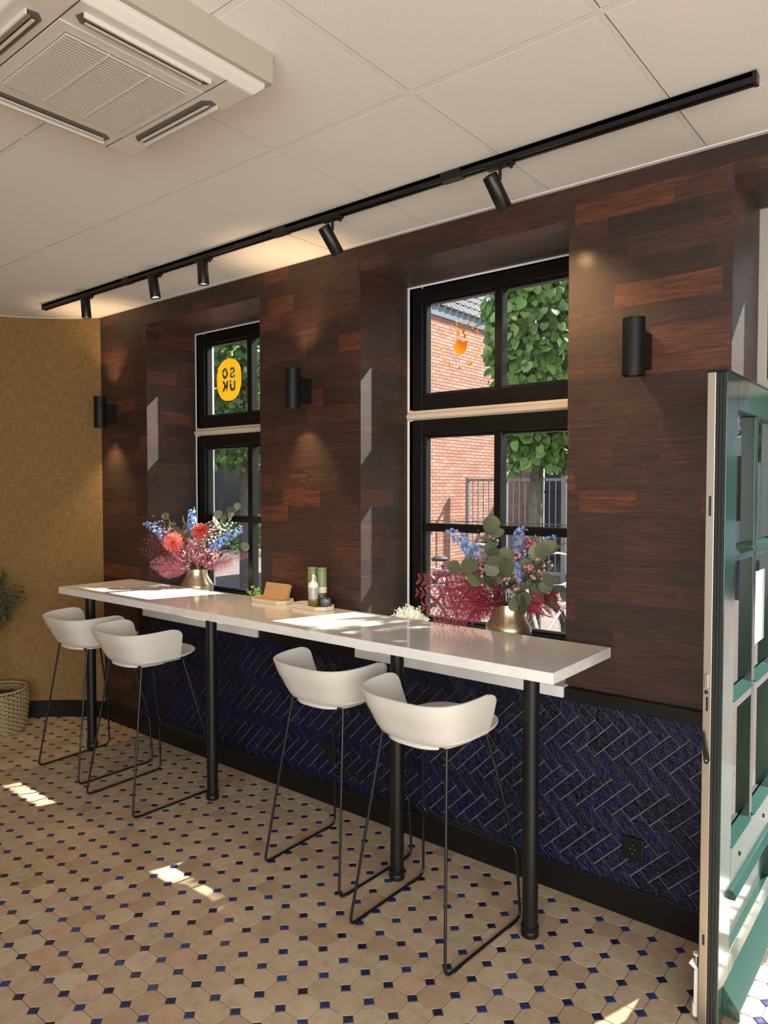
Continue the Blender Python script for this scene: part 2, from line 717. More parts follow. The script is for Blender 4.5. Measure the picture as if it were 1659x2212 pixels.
# ---------------------------------------------------------------- herringbone of glazed bricks below
mb = MB()
mb.box(-2.985, O3[0], -.022, 0, .0, .80)
mb.box(-2.985, O3[0], -.022, 0, .80, .81)
tile_wall = struct(mb.build('wall_tiled_lower', M['grout']))
W_ = .0513
gap = .0031
s2 = math.sqrt(.5)
region = [(-2.955, .112), (O3[0], .112), (O3[0], .808), (-2.955, .808)]
items = []
for i in range(-70, 30):
    for j in range(-3, 5):
        for kind in ('H', 'V'):
            ox, oy = i + 3 * j, i - 3 * j
            if kind == 'H':
                q = [(ox, oy), (ox + 3, oy), (ox + 3, oy + 1), (ox, oy + 1)]
            else:
                q = [(ox + 3, oy - 2), (ox + 4, oy - 2), (ox + 4, oy + 1), (ox + 3, oy + 1)]
            q = inset([(a * W_, b * W_) for a, b in q], gap)
            q = [(.2107 + (a + b) * s2, .8114 + (b - a) * s2) for a, b in q]
            q = clip(q, region)
            if not q or abs(parea(q)) < 6e-5:
                continue
            cx = sum(a for a, b in q) / len(q)
            cz = sum(b for a, b in q) / len(q)
            m = MB()
            dy = random.uniform(-.0012, .0012)
            slab(m, [(a - cx, b - cz) for a, b in q], .009 + dy, 0, .0022, lambda a, b, h: (a, -h, b))
            m.f = [f for f in m.f]
            # a slight tilt, as hand-laid glazed bricks have
            tx, tz = random.gauss(0, .010), random.gauss(0, .010)
            m.v = [(x, y + (tx * x + tz * z if y < -.004 else 0), z) for x, y, z in m.v]
            items.append((m, (cx, -.022, cz), view_rank((cx, -.03, cz))))
pieces(tile_wall, 'glazed_brick', 'glazed_bricks', items, M['zellige'], 300)

# black rail on top of the tiles, black end strip, black skirting
trim = MB().box(-2.985, -2.906, -.037, 0, .800, .850).build('trim_1', M['skirting'], bevel=.003)
struct(trim)
struct(MB().box(-1.772, -1.052, -.037, 0, .800, .850).build('trim_2', M['skirting'], bevel=.003))
struct(MB().box(.080, O3[0], -.037, 0, .800, .850).build('trim_3', M['skirting'], bevel=.003))
struct(MB().box(-2.985, -2.956, -.034, 0, .12, .80).build('trim_4', M['skirting'], bevel=.002))
struct(MB().box(-2.985, O3[0], -.037, 0, 0, .120).build('baseboard_back', M['skirting'], bevel=.004))
struct(MB().box(-3.475, -2.985, -.020, 0, 0, .120).build('baseboard_back_pier', M['skirting'], bevel=.004))

# ---------------------------------------------------------------- curved papered wall on the left
pts = ARC_PTS + [(ARC_PTS[-1][0], -1.8), (ARC_PTS[-1][0], -3.4), (ARC_PTS[-1][0], YR)]
v, f, uvs = [], [], []
L = 0
for i, p in enumerate(pts):
    if i:
        L += math.hypot(p[0] - pts[i - 1][0], p[1] - pts[i - 1][1])
    if i < len(ARC_PTS):
        a = A0 + (PI / 2 - A0) * i / 24
        q = arc(a, ARC_R + .12)
    else:
        q = (p[0] - .12, p[1])
    v += [(p[0], p[1], 0), (p[0], p[1], H + .05), (q[0], q[1], 0), (q[0], q[1], H + .05)]
    uvs.append(L)
me = bpy.data.meshes.new('wall_left')
n = len(pts)
for i in range(n - 1):
    a, b = 4 * i, 4 * i + 4
    f += [(a, b, b + 1, a + 1), (a + 2, a + 3, b + 3, b + 2), (a + 1, b + 1, b + 3, a + 3)]
f += [(0, 1, 3, 2), (4 * n - 4, 4 * n - 2, 4 * n - 1, 4 * n - 3)]
me.from_pydata(v, [], f)
uvl = me.uv_layers.new(name='UVMap')
for poly in me.polygons:
    for li in poly.loop_indices:
        vi = me.loops[li].vertex_index
        uvl.data[li].uv = (uvs[vi // 4], v[vi][2])
me.materials.append(M['linen'])
me.polygons.foreach_set('use_smooth', [True] * len(me.polygons))
me.set_sharp_from_angle(angle=math.radians(35))
wall_left = struct(link('wall_left', me))
# its skirting
v, f = [], []
inner = [arc(A0 + (PI / 2 - A0) * i / 24, ARC_R - .018) for i in range(25)] + [(ARC_PTS[-1][0] + .018, -1.8), (ARC_PTS[-1][0] + .018, YR)]
outer = ARC_PTS + [(ARC_PTS[-1][0], -1.8), (ARC_PTS[-1][0], YR)]
for p, q in zip(inner, outer):
    v += [(p[0], p[1], 0), (p[0], p[1], .118), (q[0], q[1], .118), (q[0], q[1], 0)]
for i in range(len(inner) - 1):
    a, b = 4 * i, 4 * i + 4
    f += [(a, b, b + 1, a + 1), (a + 1, b + 1, b + 2, a + 2)]
f.append((0, 1, 2, 3))
struct(MB().add(v, f).build('baseboard_left', M['skirting'], smooth=40))

# rear and right walls behind the camera, with openings added behind the fill lights
mb = MB()
for a, b, lo, hi in ((-4.2, .75, 0, H), (.75, 3.95, 0, .45), (.75, 3.95, 2.52, H), (3.95, XR + .1, 0, H)):
    mb.box(a, b, YR - .12, YR, lo, hi)
struct(mb.build('wall_rear', M['plaster']))
mb = MB()
for a, b, lo, hi in ((YR, -4.7, 0, H), (-4.7, -2.1, 0, .40), (-4.7, -2.1, 2.5, H), (-2.1, .0, 0, H)):
    mb.box(XR, XR + .12, a, b, lo, hi)
struct(mb.build('wall_right', M['plaster']))

# ---------------------------------------------------------------- floor: octagons and cobalt dots
floor = struct(MB().box(-4.3, XR + .1, YR - .1, .50, -.12, -.0035).build('floor', M['floor_grout']))
PT = .1003
X0, Y0 = .1715, -.1110
FLOOR_REGION = OUTLINE
half, cut, jt = PT / 2, .0218, .0014
octa = [(half - jt, -half + cut), (half - jt, half - cut), (half - cut, half - jt), (-half + cut, half - jt), (-half + jt, half - cut), (-half + jt, -half + cut), (-half + cut, -half + jt), (half - cut, -half + jt)]
octa = [(a, b) for a, b in octa]
if parea(octa) < 0:
    octa.reverse()
dot = [(.0192, 0), (0, .0192), (-.0192, 0), (0, -.0192)]
zplace = lambda a, b, h: (a, b, h)
m = MB(); slab(m, octa, 0, -.004, .0007, zplace); ME_OCT = m.mesh('octagon_tile', M['octagon'])
m = MB(); slab(m, dot, -.0003, -.004, .0008, zplace); ME_DOT = m.mesh('cobalt_dot', M['dot'])
oct_items, dot_items = [], []
inside = lambda x, y, r: all((b[0] - a[0]) * (y - a[1]) - (b[1] - a[1]) * (x - a[0]) > r * math.hypot(b[0] - a[0], b[1] - a[1]) for a, b in zip(FLOOR_REGION, FLOOR_REGION[1:] + FLOOR_REGION[:1]))
door_region = [(O3[0], -.02), (O3[1], -.02), (O3[1], .42), (O3[0], .42)]
for i in range(-45, 42):
    for j in range(-6, 53):
        x, y = X0 + i * PT, Y0 - j * PT
        for shape, me, lst, ox, oy, r in ((octa, ME_OCT, oct_items, half, half, .06), (dot, ME_DOT, dot_items, 0, 0, .022)):
            cx, cy = x + ox, y + oy
            if cx > XR + .1 or cx < -4.3 or cy < YR - .1 or cy > .45:
                continue
            rk = view_rank((cx, cy, 0))
            if inside(cx, cy, r):
                lst.append((me, (cx, cy, 0), rk))
            else:
                q = clip([(cx + a, cy + b) for a, b in shape], FLOOR_REGION)
                if not q:
                    q = clip([(cx + a, cy + b) for a, b in shape], door_region)
                if q and abs(parea(q)) > 5e-5:
                    m = MB()
                    slab(m, [(a - cx, b - cy) for a, b in q], 0, -.004, .0010, zplace)
                    lst.append((m, (cx, cy, 0), rk))
pieces(floor, 'octagon_tile', 'octagon_tiles', oct_items, M['octagon'], 300)
pieces(floor, 'cobalt_dot', 'cobalt_dots', dot_items, M['dot'], 300)

# ---------------------------------------------------------------- ceiling: panels in a tee grid
ceiling = struct(MB().box(-4.3, XR + .1, YR - .1, REVEAL, H + .006, H + .10).build('ceiling', M['black_matte']))
CP, TW = .60, .025
YA = -.971
for i in range(-8, 8):
    for j in range(-8, 3):
        x0, x1 = i * CP, (i + 1) * CP - TW
        y1, y0 = YA + j * .6025, YA + (j - 1) * .6025 + TW
        q = clip([(x0, y0), (x1, y0), (x1, y1), (x0, y1)], [(a, min(b, -.022)) for a, b in OUTLINE])
        if not q or abs(parea(q)) < .002:
            continue
        cx, cy = sum(a for a, b in q) / len(q), sum(b for a, b in q) / len(q)
        m = MB()
        slab(m, [(a - cx, b - cy) for a, b in (q if parea(q) > 0 else q[::-1])], .0065, 0, .0004, lambda a, b, h: (a, b, -h))
        m.f = [fc[::-1] for fc in m.f]
        o = link('ceiling_panel', m.mesh('ceiling_panel', M['panel']), ceiling)
        o.location = (cx, cy, H + .006)
# the tees sit a touch above the panels and leave a fine open joint on the side of the room
for i in range(-8, 9):
    o = MB().box(-TW, -.0042, YR, -.02, H - .0003, H + .006).build('tee_bar', M['tee'], ceiling)
    o.location = (i * CP, 0, 0)
for j in range(-8, 2):
    o = MB().box(-4.2, XR, -.0000 + .0042, TW, H - .0001, H + .0055).build('tee_bar', M['tee'], ceiling)
    o.location = (0, YA + j * .6025, 0)
MB().box(-3.47, XR, -.022, 0, H - .004, H + .004).build('wall_angle', M['tee'], ceiling)
v, f = [], []
for i in range(25):
    a = A0 + (PI / 2 - A0) * i / 24
    p, q = arc(a, ARC_R - .022), arc(a, ARC_R)
    v += [(p[0], p[1], H - .004), (q[0], q[1], H - .004), (p[0], p[1], H + .004)]
for i in range(24):
    f += [(3 * i, 3 * i + 1, 3 * i + 4, 3 * i + 3), (3 * i, 3 * i + 3, 3 * i + 5, 3 * i + 2)]
MB().add(v, f).build('wall_angle', M['tee'], ceiling)


# ---------------------------------------------------------------- windows
def ring(mb, x0, x1, z0, z1, wl, wr, wb, wt, y0, y1):
    mb.box(x0, x0 + wl, y0, y1, z0, z1)
    mb.box(x1 - wr, x1, y0, y1, z0, z1)
    mb.box(x0 + wl, x1 - wr, y0, y1, z0, z0 + wb)
    mb.box(x0 + wl, x1 - wr, y0, y1, z1 - wt, z1)


def make_window(name, x0, x1):
    w = struct(link(name, None))
    w.empty_display_size = .1
    xc = (x0 + x1) / 2
    y0, y1 = REVEAL, REVEAL + .066
    # cream box frame showing as a thin edge and as the moulded transom
    m = MB()
    ring(m, x0 + .001, x1 - .001, .855, ZT - .001, .010, .010, .004, .010, y0 + .004, y1)
    m.build('box_frame', M['cream'], w)
    prof = [(y0 + .004, 2.020), (y0 - .004, 2.022), (y0 - .016, 2.030), (y0 - .018, 2.050), (y0 - .006, 2.056), (y0 - .004, 2.070), (y1, 2.070), (y1, 2.020)]
    MB().prism([(a, b) for a, b in prof], x0 + .006, x1 - .006, 'x').build('transom_moulding', M['cream'], w)
    # sashes
    for nm, z0, z1, wb, wt in (('upper_sash', 2.071, ZT - .008, .082, .080), ('lower_sash', .862, 2.019, .094, .080)):
        m = MB()
        ring(m, x0 + .012, x1 - .012, z0, z1, .086, .086, wb, wt, y0, y1)
        sash = m.build(nm, M['frame_black'], w, bevel=.003)
        gx0, gx1, gz0, gz1 = x0 + .098, x1 - .098, z0 + wb, z1 - wt
        m = MB()
        ring(m, gx0 - .001, gx1 + .001, gz0 - .001, gz1 + .001, .016, .016, .012, .016, y0 + .018, y1 - .004)
        m.build('glazing_bead', M['frame_black'], sash, bevel=.003)
        mz = (1.425, 1.470)
        m = MB().box(xc - .022, xc + .022, y0 + .010, y1 - .002, gz0, gz1)
        m.build('muntin', M['frame_black'], sash, bevel=.004)
        if nm == 'lower_sash':
            for a, b in ((gx0, xc - .022), (xc + .022, gx1)):
                MB().box(a, b, y0 + .010, y1 - .002, *mz).build('muntin', M['frame_black'], sash, bevel=.004)
            cells = [(a, b, c, d) for a, b in ((gx0, xc - .02), (xc + .02, gx1)) for c, d in ((gz0, mz[0]), (mz[1], gz1))]
        else:
            cells = [(gx0, xc - .02, gz0, gz1), (xc + .02, gx1, gz0, gz1)]
        for a, b, c, d in cells:
            MB().box(a + .001, b - .001, y0 + .036, y0 + .041, c + .001, d - .001).build('pane', M['glass'], sash)
            # bright spacer of the double glazing along the bottom
            MB().box(a + .014, b - .014, y0 + .043, y0 + .052, c + .010, c + .015).build('spacer', M['steel'], sash)
    MB().box(x0 + .004, x1 + .012, -.052, REVEAL - .001, ZS, .855).build('window_sill', M['sill'], w, bevel=.002)
    # outside sill
    MB().box(x0 + .036, x1 - .036, y1 + .001, .60, .80, .858).build('outer_sill', M['ext_white'], w)
    return w


make_window('window_1', *O1)
make_window('window_2', *O2)

# door opening: grey frame, transom light, threshold
w3 = struct(link('window_3', None))
m = MB()
ring(m, O3[0] + .001, O3[1] - .001, .0, 2.745, .034, .034, .006, .06, REVEAL + .001, REVEAL + .10)
m.box(O3[0] + .034, O3[1] - .034, REVEAL + .001, REVEAL + .10, 2.03, 2.085)
m.build('door_frame', M['grey_frame'], w3, bevel=.003)
m = MB()
ring(m, O3[0] + .036, O3[1] - .036, 2.086, 2.684, .045, .045, .05, .05, REVEAL + .02, REVEAL + .08)
ts = m.build('transom_sash', M['frame_black'], w3)
MB().box(O3[0] + .08, O3[1] - .08, REVEAL + .048, REVEAL + .053, 2.135, 2.635).build('pane', M['glass'], ts)

# ---------------------------------------------------------------- the open door
door = struct(link('door_1', None))
DX0, DX1, DY0, DY1 = .727, .785, -.458, .405
def dbox(y0, y1, z0, z1, x0=DX0, x1=DX1, name='x', mat='green_paint', par=None, bev=.002):
    return MB().box(x0, x1, y0, y1, z0, z1).build(name, M[mat], par or door, bevel=bev)
GY = [(-.330, -.070), (-.030, .250)]
GZ = [(.525, .955), (.990, 1.430), (1.452, 1.900)]
dbox(DY0, -.330, .012, 2.003, name='lock_stile')
dbox(.250, DY1, .012, 2.003, name='hinge_stile')
dbox(-.330, .250, 1.900, 2.003, name='top_rail')
dbox(-.330, .250, .385, .525, name='mid_rail')
dbox(-.330, .250, .012, .190, name='bottom_rail')
dbox(-.330, .250, .190, .385, DX0 + .018, DX1 - .018, name='panel')
MB().prism([(DX1 - .002, .362), (DX1 + .016, .364), (DX1 + .020, .376), (DX1 + .008, .392), (DX1 - .002, .394)], -.335, .255, 'y').build('panel_moulding', M['green_paint'], door)
dbox(-.071, -.029, .525, 1.900, DX0 + .004, DX1 - .004, 'glazing_bar', 'green_dark')
for y0, y1 in GY:
    for z in (.955, 1.430):
        dbox(y0, y1, z, z + (.035 if z < 1 else .022), DX0 + .004, DX1 - .004, 'glazing_bar')
for y0, y1 in GY:
    for z0, z1 in GZ:
        MB().box(.754, .759, y0 + .001, y1 - .001, z0 + .001, z1 - .001).build('pane', M['door_glass'], door)
        MB().prism([(.759, z0), (DX1 + .004, z0), (.762, z0 + .026)], y0, y1, 'y').build('glazing_bead', M['green_paint'], door)
# rain moulding at the foot of the leaf, drain holes, lock rail
MB().prism([(DX1 - .001, .120), (DX1 + .048, .052), (DX1 + .050, .026), (DX1 + .040, .022), (DX1 - .001, .030)], DY0 + .06, DY1 - .03, 'y').build('weather_bar', M['green_paint'], door, bevel=.002)
for y in (-.212, .14):
    MB().cyl((DX1 - .004, y, .462), (DX1 + .003, y, .462), .008, n=6).build('drain_hole', M['rubber'], door)
lockrail = dbox(DY0 - .003, DY0 + .001, .010, 2.004, DX0 + .002, DX0 + .027, 'lock_faceplate', 'steel')
for z in (1.965, 1.87, 1.66, 1.515, 1.41, 1.30, 1.12, 1.06, .90, .80, .735, .44, .355, .30, .235, .175, .115):
    MB().cyl((DX0 + .0145, DY0 - .0045, z), (DX0 + .0145, DY0 - .002, z), .0045, n=12).build('screw', M['steel'], lockrail)
for z0, z1 in ((1.575, 1.635), (.985, 1.028), (.262, .300)):
    MB().box(DX0 + .0115, DX0 + .0185, DY0 - .0036, DY0 - .002, z0, z1).build('bolt_slot', M['rubber'], lockrail)
for z0, z1 in ((1.055, 1.098),):
    MB().box(DX0 + .008, DX0 + .020, DY0 - .010, DY0 - .002, z0, z1).build('latch_bolt', M['steel'], lockrail, bevel=.002)
MB().cyl((DX0 + .012, DY0 - .0036, 1.042), (DX0 + .012, DY0 - .002, 1.042), .007, n=6).build('spindle_hole', M['rubber'], lockrail)
for k in range(3):
    MB().box(DX0 + .030 + k * .009, DX0 + .036 + k * .009, DY0 - .006 + k * .001, DY0 + .001, .012, 2.0).build('rubber_seal', M['rubber'], door)
MB().box(DX0 + .0, DX1, DY0 - .004, DY1, 2.0035, 2.010).build('top_cap', M['frame_black'], door)
lever = MB().prism([(DX0 + .003, .925), (DX0 + .012, .922), (DX0 + .026, .838), (DX0 + .022, .826), (DX0 + .012, .828), (DX0 + .003, .905)], DY0 - .016, DY0 - .006, 'y').build('flush_lever', M['black'], door, bevel=.002)
MB().cyl((DX0 + .019, DY0 - .017, .838), (DX0 + .019, DY0 - .0155, .838), .0035, n=10).build('rivet', M['steel'], lever)
MB().cyl((DX0 + .008, DY0 - .010, .915), (DX0 + .008, DY0 - .002, .915), .006, n=10).build('pivot', M['black'], lever)
# white foot bolt screwed to the room side of the leaf
fb = MB().box(DX0 - .016, DX0 - .001, DY0 + .012, DY0 + .045, .055, .165).build('foot_bolt', M['white_plastic'], door, bevel=.004)
MB().cyl((DX0 - .010, DY0 + .020, .165), (DX0 - .010, DY0 + .020, .214), .0045, n=10).build('rod', M['steel'], fb)
MB().cyl((DX0 - .010, DY0 + .020, .210), (DX0 - .010, DY0 + .020, .216), .010, n=12).build('knob', M['white_plastic'], fb)
MB().prism([(DX0 - .030, .180), (DX0 - .004, .164), (DX0 - .002, .172), (DX0 - .022, .196)], DY0 + .010, DY0 + .024, 'y').build('pedal', M['white_plastic'], fb)
MB().cyl((DX0 - .010, DY0 + .022, .018), (DX0 - .010, DY0 + .022, .056), .012, n=14).build('rubber_foot', M['white_plastic'], fb, smooth=40)
# blank white sticker on the upper middle pane
MB().box(.7592, .7600, .055, .215, 1.10, 1.36).build('sticker', M['white_plastic'], door)

# ================================================================== furniture and fittings
# ---------------------------------------------------------------- bar table
BZ = 1.0344
bar = thing('bar_table', 'long white stone bar table on four black posts along the windows', 'table', (0, 0, 0))
MB().box(-3.1016, .267, -.520, -.012, BZ - .0404, BZ).build('table_top', M['quartz'], bar, bevel=.0025)
MB().box(-1.78, -1.045, -.0115, -.0017, BZ - .036, BZ - .004).build('back_batten', M['black'], bar)
for x in (-2.987, -1.762, -.514, .111):
    p = MB()
    p.cyl((0, 0, .030), (0, 0, BZ - .041), .0292, n=28)
    post = p.build('post', M['black'], bar, smooth=40, loc=(x, -.372, 0))
    MB().lathe([(.0315, 0), (.0330, .003), (.0330, .020), (.0315, .023), (.0315, .026), (.0330, .029), (.0328, .040), (.0294, .041)], 28).build('foot_collar', M['black'], post, smooth=35)
    MB().cyl((0, 0, BZ - .047), (0, 0, BZ - .0405), .048, n=28).build('top_plate', M['black'], post, smooth=35)


# ---------------------------------------------------------------- stools
def outline(hw, back, front, n=3.0, k=26):
    """U-shaped plan from the right arm end round the back to the left arm end"""
    pts = [(hw, front * (1 - i / 5)) for i in range(5)]
    for i in range(k + 1):
        a = PI * i / k
        c, s = math.cos(a), math.sin(a)
        pts.append((hw * math.copysign(abs(c) ** (2 / n), c), -back * abs(s) ** (2 / n)))
    pts += [(-hw, front * i / 5) for i in range(1, 6)]
    return pts


def make_stool():
    r = thing('bar_stool', 'x', 'stool')
    # shell: rows from the underside up to the rim; the arm ends are cut back in a curve at the top
    rows = [(.085, .070, .060, .7335), (.135, .120, .085, .7345), (.165, .150, .085, .7385), (.185, .172, .082, .750), (.196, .184, .078, .770), (.206, .198, .074, .795), (.216, .212, .070, .825), (.2245, .226, .066, .855), (.2315, .2375, .064, .880), (.2350, .2430, .058, .895), (.2375, .2475, .044, .908), (.2392, .2500, .022, .917), (.240, .252, -.008, .921)]
    v, f = [], []
    for hw, bk, fr, z in rows:
        o = outline(hw, bk, fr, 3.3)
        if fr < 0:
            o = [(x, min(y, 0) if False else y) for x, y in outline(hw, bk, fr, 3.3)]
        # the rim dips a little at the back
        v += [(x, y, z - .012 * max(0.0, (-y / .25)) ** 2 * (1 if z > .85 else 0)) for x, y in o]
    n = len(outline(.2, .2, .1))
    for i in range(len(rows) - 1):
        for k in range(n - 1):
            a = i * n + k
            f.append((a, a + 1, a + n + 1, a + n))
    sh = MB().add(v, f).build('backrest', M['plastic'], r, smooth=60)
    md = sh.modifiers.new('thickness', 'SOLIDIFY'); md.thickness = .0075; md.offset = 1
    md = sh.modifiers.new('round', 'BEVEL'); md.width = .002; md.segments = 2; md.limit_method = 'ANGLE'; md.angle_limit = math.radians(50)
    # seat pan: a thin dished slab reaching forward of the arms
    def plan(k, front, hw, back, m=44):
        o = []
        for i in range(m):
            a = 2 * PI * i / m
            c, s = math.cos(a), math.sin(a)
            x = hw * math.copysign(abs(c) ** (2 / 3.2), c)
            y = (front if s > 0 else back) * math.copysign(abs(s) ** (2 / 3.2), s)
            o.append((x * k, y * k))
        return o
    v, f = [], []
    top = [(.985, .7665), (1.0, .7640), (1.0, .7600), (.96, .7530), (.80, .742), (.45, .7365), (.0, .7350)]
    levels = [(.0, .752), (.35, .753), (.70, .757), (.93, .764)] + top
    m = 44
    for k, z in levels:
        for (x, y) in plan(max(k, .02), .238, .197, .175):
            v.append((x, y, z + (.010 * (y / .2) ** 2 if y > 0 else 0)))
    for i in range(len(levels) - 1):
        for k in range(m):
            f.append((i * m + k, i * m + (k + 1) % m, (i + 1) * m + (k + 1) % m, (i + 1) * m + k))
    f.append(tuple(range(m - 1, -1, -1)))
    f.append(tuple((len(levels) - 1) * m + k for k in range(m)))
    f = [q[::-1] for q in f]
    MB().add(v, f).build('seat', M['plastic'], r, smooth=40)
    # moulded ledge under the back
    lo = outline(.150, .172, -.035, 2.8, 20)[5:-5]
    v, f = [], []
    n = len(lo)
    for k, z in ((.80, .7300), (.99, .7300), (1.0, .7330), (1.0, .7400), (.97, .7440), (.80, .7450)):
        v += [(x * k, y * k, z) for x, y in lo]
    for i in range(5):
        for k in range(n - 1):
            a = i * n + k
            f.append((a, a + 1, a + n + 1, a + n))
    f += [tuple(i * n for i in range(6)), tuple(i * n + n - 1 for i in range(5, -1, -1))]
    MB().add(v, f).build('seat_ledge', M['plastic'], r, smooth=40)
    # sled frame: one rod runs seat, floor, footrest, floor, seat; a second hangs from the seat front to the footrest
    R = .0056
    lower = fillet([(-.150, -.130, .736), (-.2225, -.236, R), (-.2360, .235, R), (-.226, .221, .2800), (.226, .221, .2800), (.2360, .235, R), (.2225, -.236, R), (.150, -.130, .736)], .035)
    MB().tube(lower, R, 10).build('sled_rod', M['black_rod'], r, smooth=60)
    upper = fillet([(-.150, .120, .736), (-.224, .219, .2925), (.224, .219, .2925), (.150, .120, .736)], .035)
    MB().tube(upper, R, 10).build('footrest_rod', M['black_rod'], r, smooth=60)
    for y in (-.128, .118):
        MB().tube(fillet([(-.150, y, .728), (-.135, y, .7335), (.135, y, .7335), (.150, y, .728)], .01), R, 8).build('seat_bar', M['black_rod'], r, smooth=60)
    for sx in (-1, 1):
        for y in (-.165, .175):
            xx = sx * (.2245 if y < 0 else .2343)
            MB().box(xx - .006, xx + .006, y - .026, y + .026, 0, .0075).build('glide', M['black_matte'], r, bevel=.002)
    return r


stool = make_stool()
SPOTS = [((-2.705, -.508), 1.0, 'white shell bar stool nearest the papered curved wall, farthest in its row'),
         ((-2.092, -.545), 0.0, 'white shell bar stool second from the curved wall, beside the second black post'),
         ((-.815, -.415), 0.0, 'white shell bar stool pushed farthest under the bar, third from the curved wall'),
         ((-.210, -.530), -2.0, 'white shell bar stool nearest the open green door, between the last two posts')]
for k, ((x, y), rz, lab) in enumerate(SPOTS):
    o = stool if k == 0 else copy_tree(stool)
    o.location = (x, y, 0)
    o.rotation_euler = (0, 0, math.radians(rz))
    tag(o, lab, 'stool', 'white bar stools at the bar table')

# ---------------------------------------------------------------- ceiling cassette air conditioner
M['ac_filter'] = flat('cassette_filter', (.15, .125, .10), .8)
M['ac_slot'] = flat('cassette_slot', (.12, .105, .09), .6)
ac = thing('ceiling_air_conditioner', 'square cream air conditioner cassette hanging below the ceiling panels', 'air conditioner', (-.520, -1.697, H))
bz = -.085
MB().box(-.338, .338, -.338, .338, bz, .001).build('surround_box', M['ac_box'], ac, bevel=.002)
m = MB()
z0, z1 = bz - .032, bz
ring_pts = lambda s, z: [(-s, -s, z), (s, -s, z), (s, s, z), (-s, s, z)]
m.add(ring_pts(.322, z1) + ring_pts(.322, z1 - .012) + ring_pts(.300, z0), [(i, (i + 1) % 4, 4 + (i + 1) % 4, 4 + i) for i in range(4)] + [(4 + i, 4 + (i + 1) % 4, 8 + (i + 1) % 4, 8 + i) for i in range(4)] + [(8, 9, 10, 11)])
m.f = [q[::-1] for q in m.f]
m.build('fascia', M['ac_plastic'], ac, bevel=.003)
# thin seams of the return-air door, four corner blocks
for a in (-.205, .205):
    MB().box(-.30, .30, a - .0012, a + .0012, z0 - .0008, z0 + .002).build('seam', M['ac_dark'], ac)
grille = MB().box(-.203, .203, -.203, .203, z0 - .0025, z0 + .004).build('return_grille', M['ac_plastic'], ac, bevel=.001)
MB().box(-.171, .171, -.171, .171, z0 - .0030, z0 - .0024).build('filter', M['ac_filter'], grille)
NS = 30
me = MB().add([(-.0030, -.17, 0), (.0030, -.17, 0), (.0030, .17, 0), (-.0030, .17, 0), (-.0036, -.17, .005), (.0016, -.17, .005), (.0016, .17, .005), (-.0036, .17, .005)],
              [(3, 2, 1, 0), (4, 5, 6, 7), (0, 1, 5, 4), (1, 2, 6, 5), (2, 3, 7, 6), (3, 0, 4, 7)]).mesh('slat', M['ac_plastic'])
for i in range(NS):
    o = link('slat', me, grille)
    o.location = (-.166 + .332 * i / (NS - 1), 0, z0 - .0078)
for y in (-.058, .058):
    MB().box(-.17, .17, y - .0018, y + .0018, z0 - .0085, z0 - .003).build('cross_bar', M['ac_plastic'], grille)
me_slot = MB().prism([(-.185, -.004), (-.165, -.022), (.165, -.022), (.185, -.004), (.180, .018), (-.180, .018)], z0 - .0012, z0 + .003).mesh('outlet_slot', M['ac_slot'])
me_flap = MB().box(-.163, .163, .002, .026, -.006, -.0035).mesh('louvre', M['chrome'])
me_fl2 = MB().box(-.163, .163, -.006, .001, -.010, -.0075).mesh('louvre', M['ac_plastic'])
me_lip = MB().box(-.178, .178, .019, .023, -.012, 0).mesh('lip', M['ac_plastic'])
for k in range(4):
    s = link('outlet_slot', me_slot, ac)
    a = k * PI / 2
    s.rotation_euler = (0, 0, a)
    d = .247
    s.location = (-math.sin(a) * d, math.cos(a) * d, 0)
    for me in (me_flap, me_fl2):
        o = link('louvre', me, s)
        o.location = (0, 0, z0)
        o.rotation_euler = (math.radians(24 if me is me_flap else 0), 0, 0)
    o = link('lip', me_lip, s)
    o.location = (0, 0, z0)
for sx in (-1, 1):
    for sy in (-1, 1):
        MB().box(sx * .252 - .042, sx * .252 + .042, sy * .252 - .042, sy * .252 + .042, z0 - .0006, z0 + .002).build('corner_cover', M['ac_plastic'], ac)

# ---------------------------------------------------------------- track with five spotlights
TY = -.420
track = thing('lighting_track', 'long black ceiling lighting track above the bar table', 'light track', (0, TY, H))
for a, b in ((-3.425, -2.475), (-2.405, -1.205), (-1.115, -.255), (-.165, .838)):
    MB().box(a, b, -.0175, -.006, -.034, -.004).build('rail', M['black'], track, bevel=.001)
    MB().box(a, b, .006, .0175, -.034, -.004).build('rail', M['black'], track, bevel=.001)
    MB().box(a, b, -.0175, .0175, -.018, -.003).build('rail_web', M['black_matte'], track)
for a, b in ((-2.476, -2.404), (-1.206, -1.114), (-.256, -.164)):
    MB().box(a, b, -.019, .019, -.036, -.003).build('joint', M['black'], track, bevel=.001)
for a in (-3.432, .832):
    MB().box(a, a + .012, -.0185, .0185, -.036, -.003).build('end_cap', M['black'], track, bevel=.001)

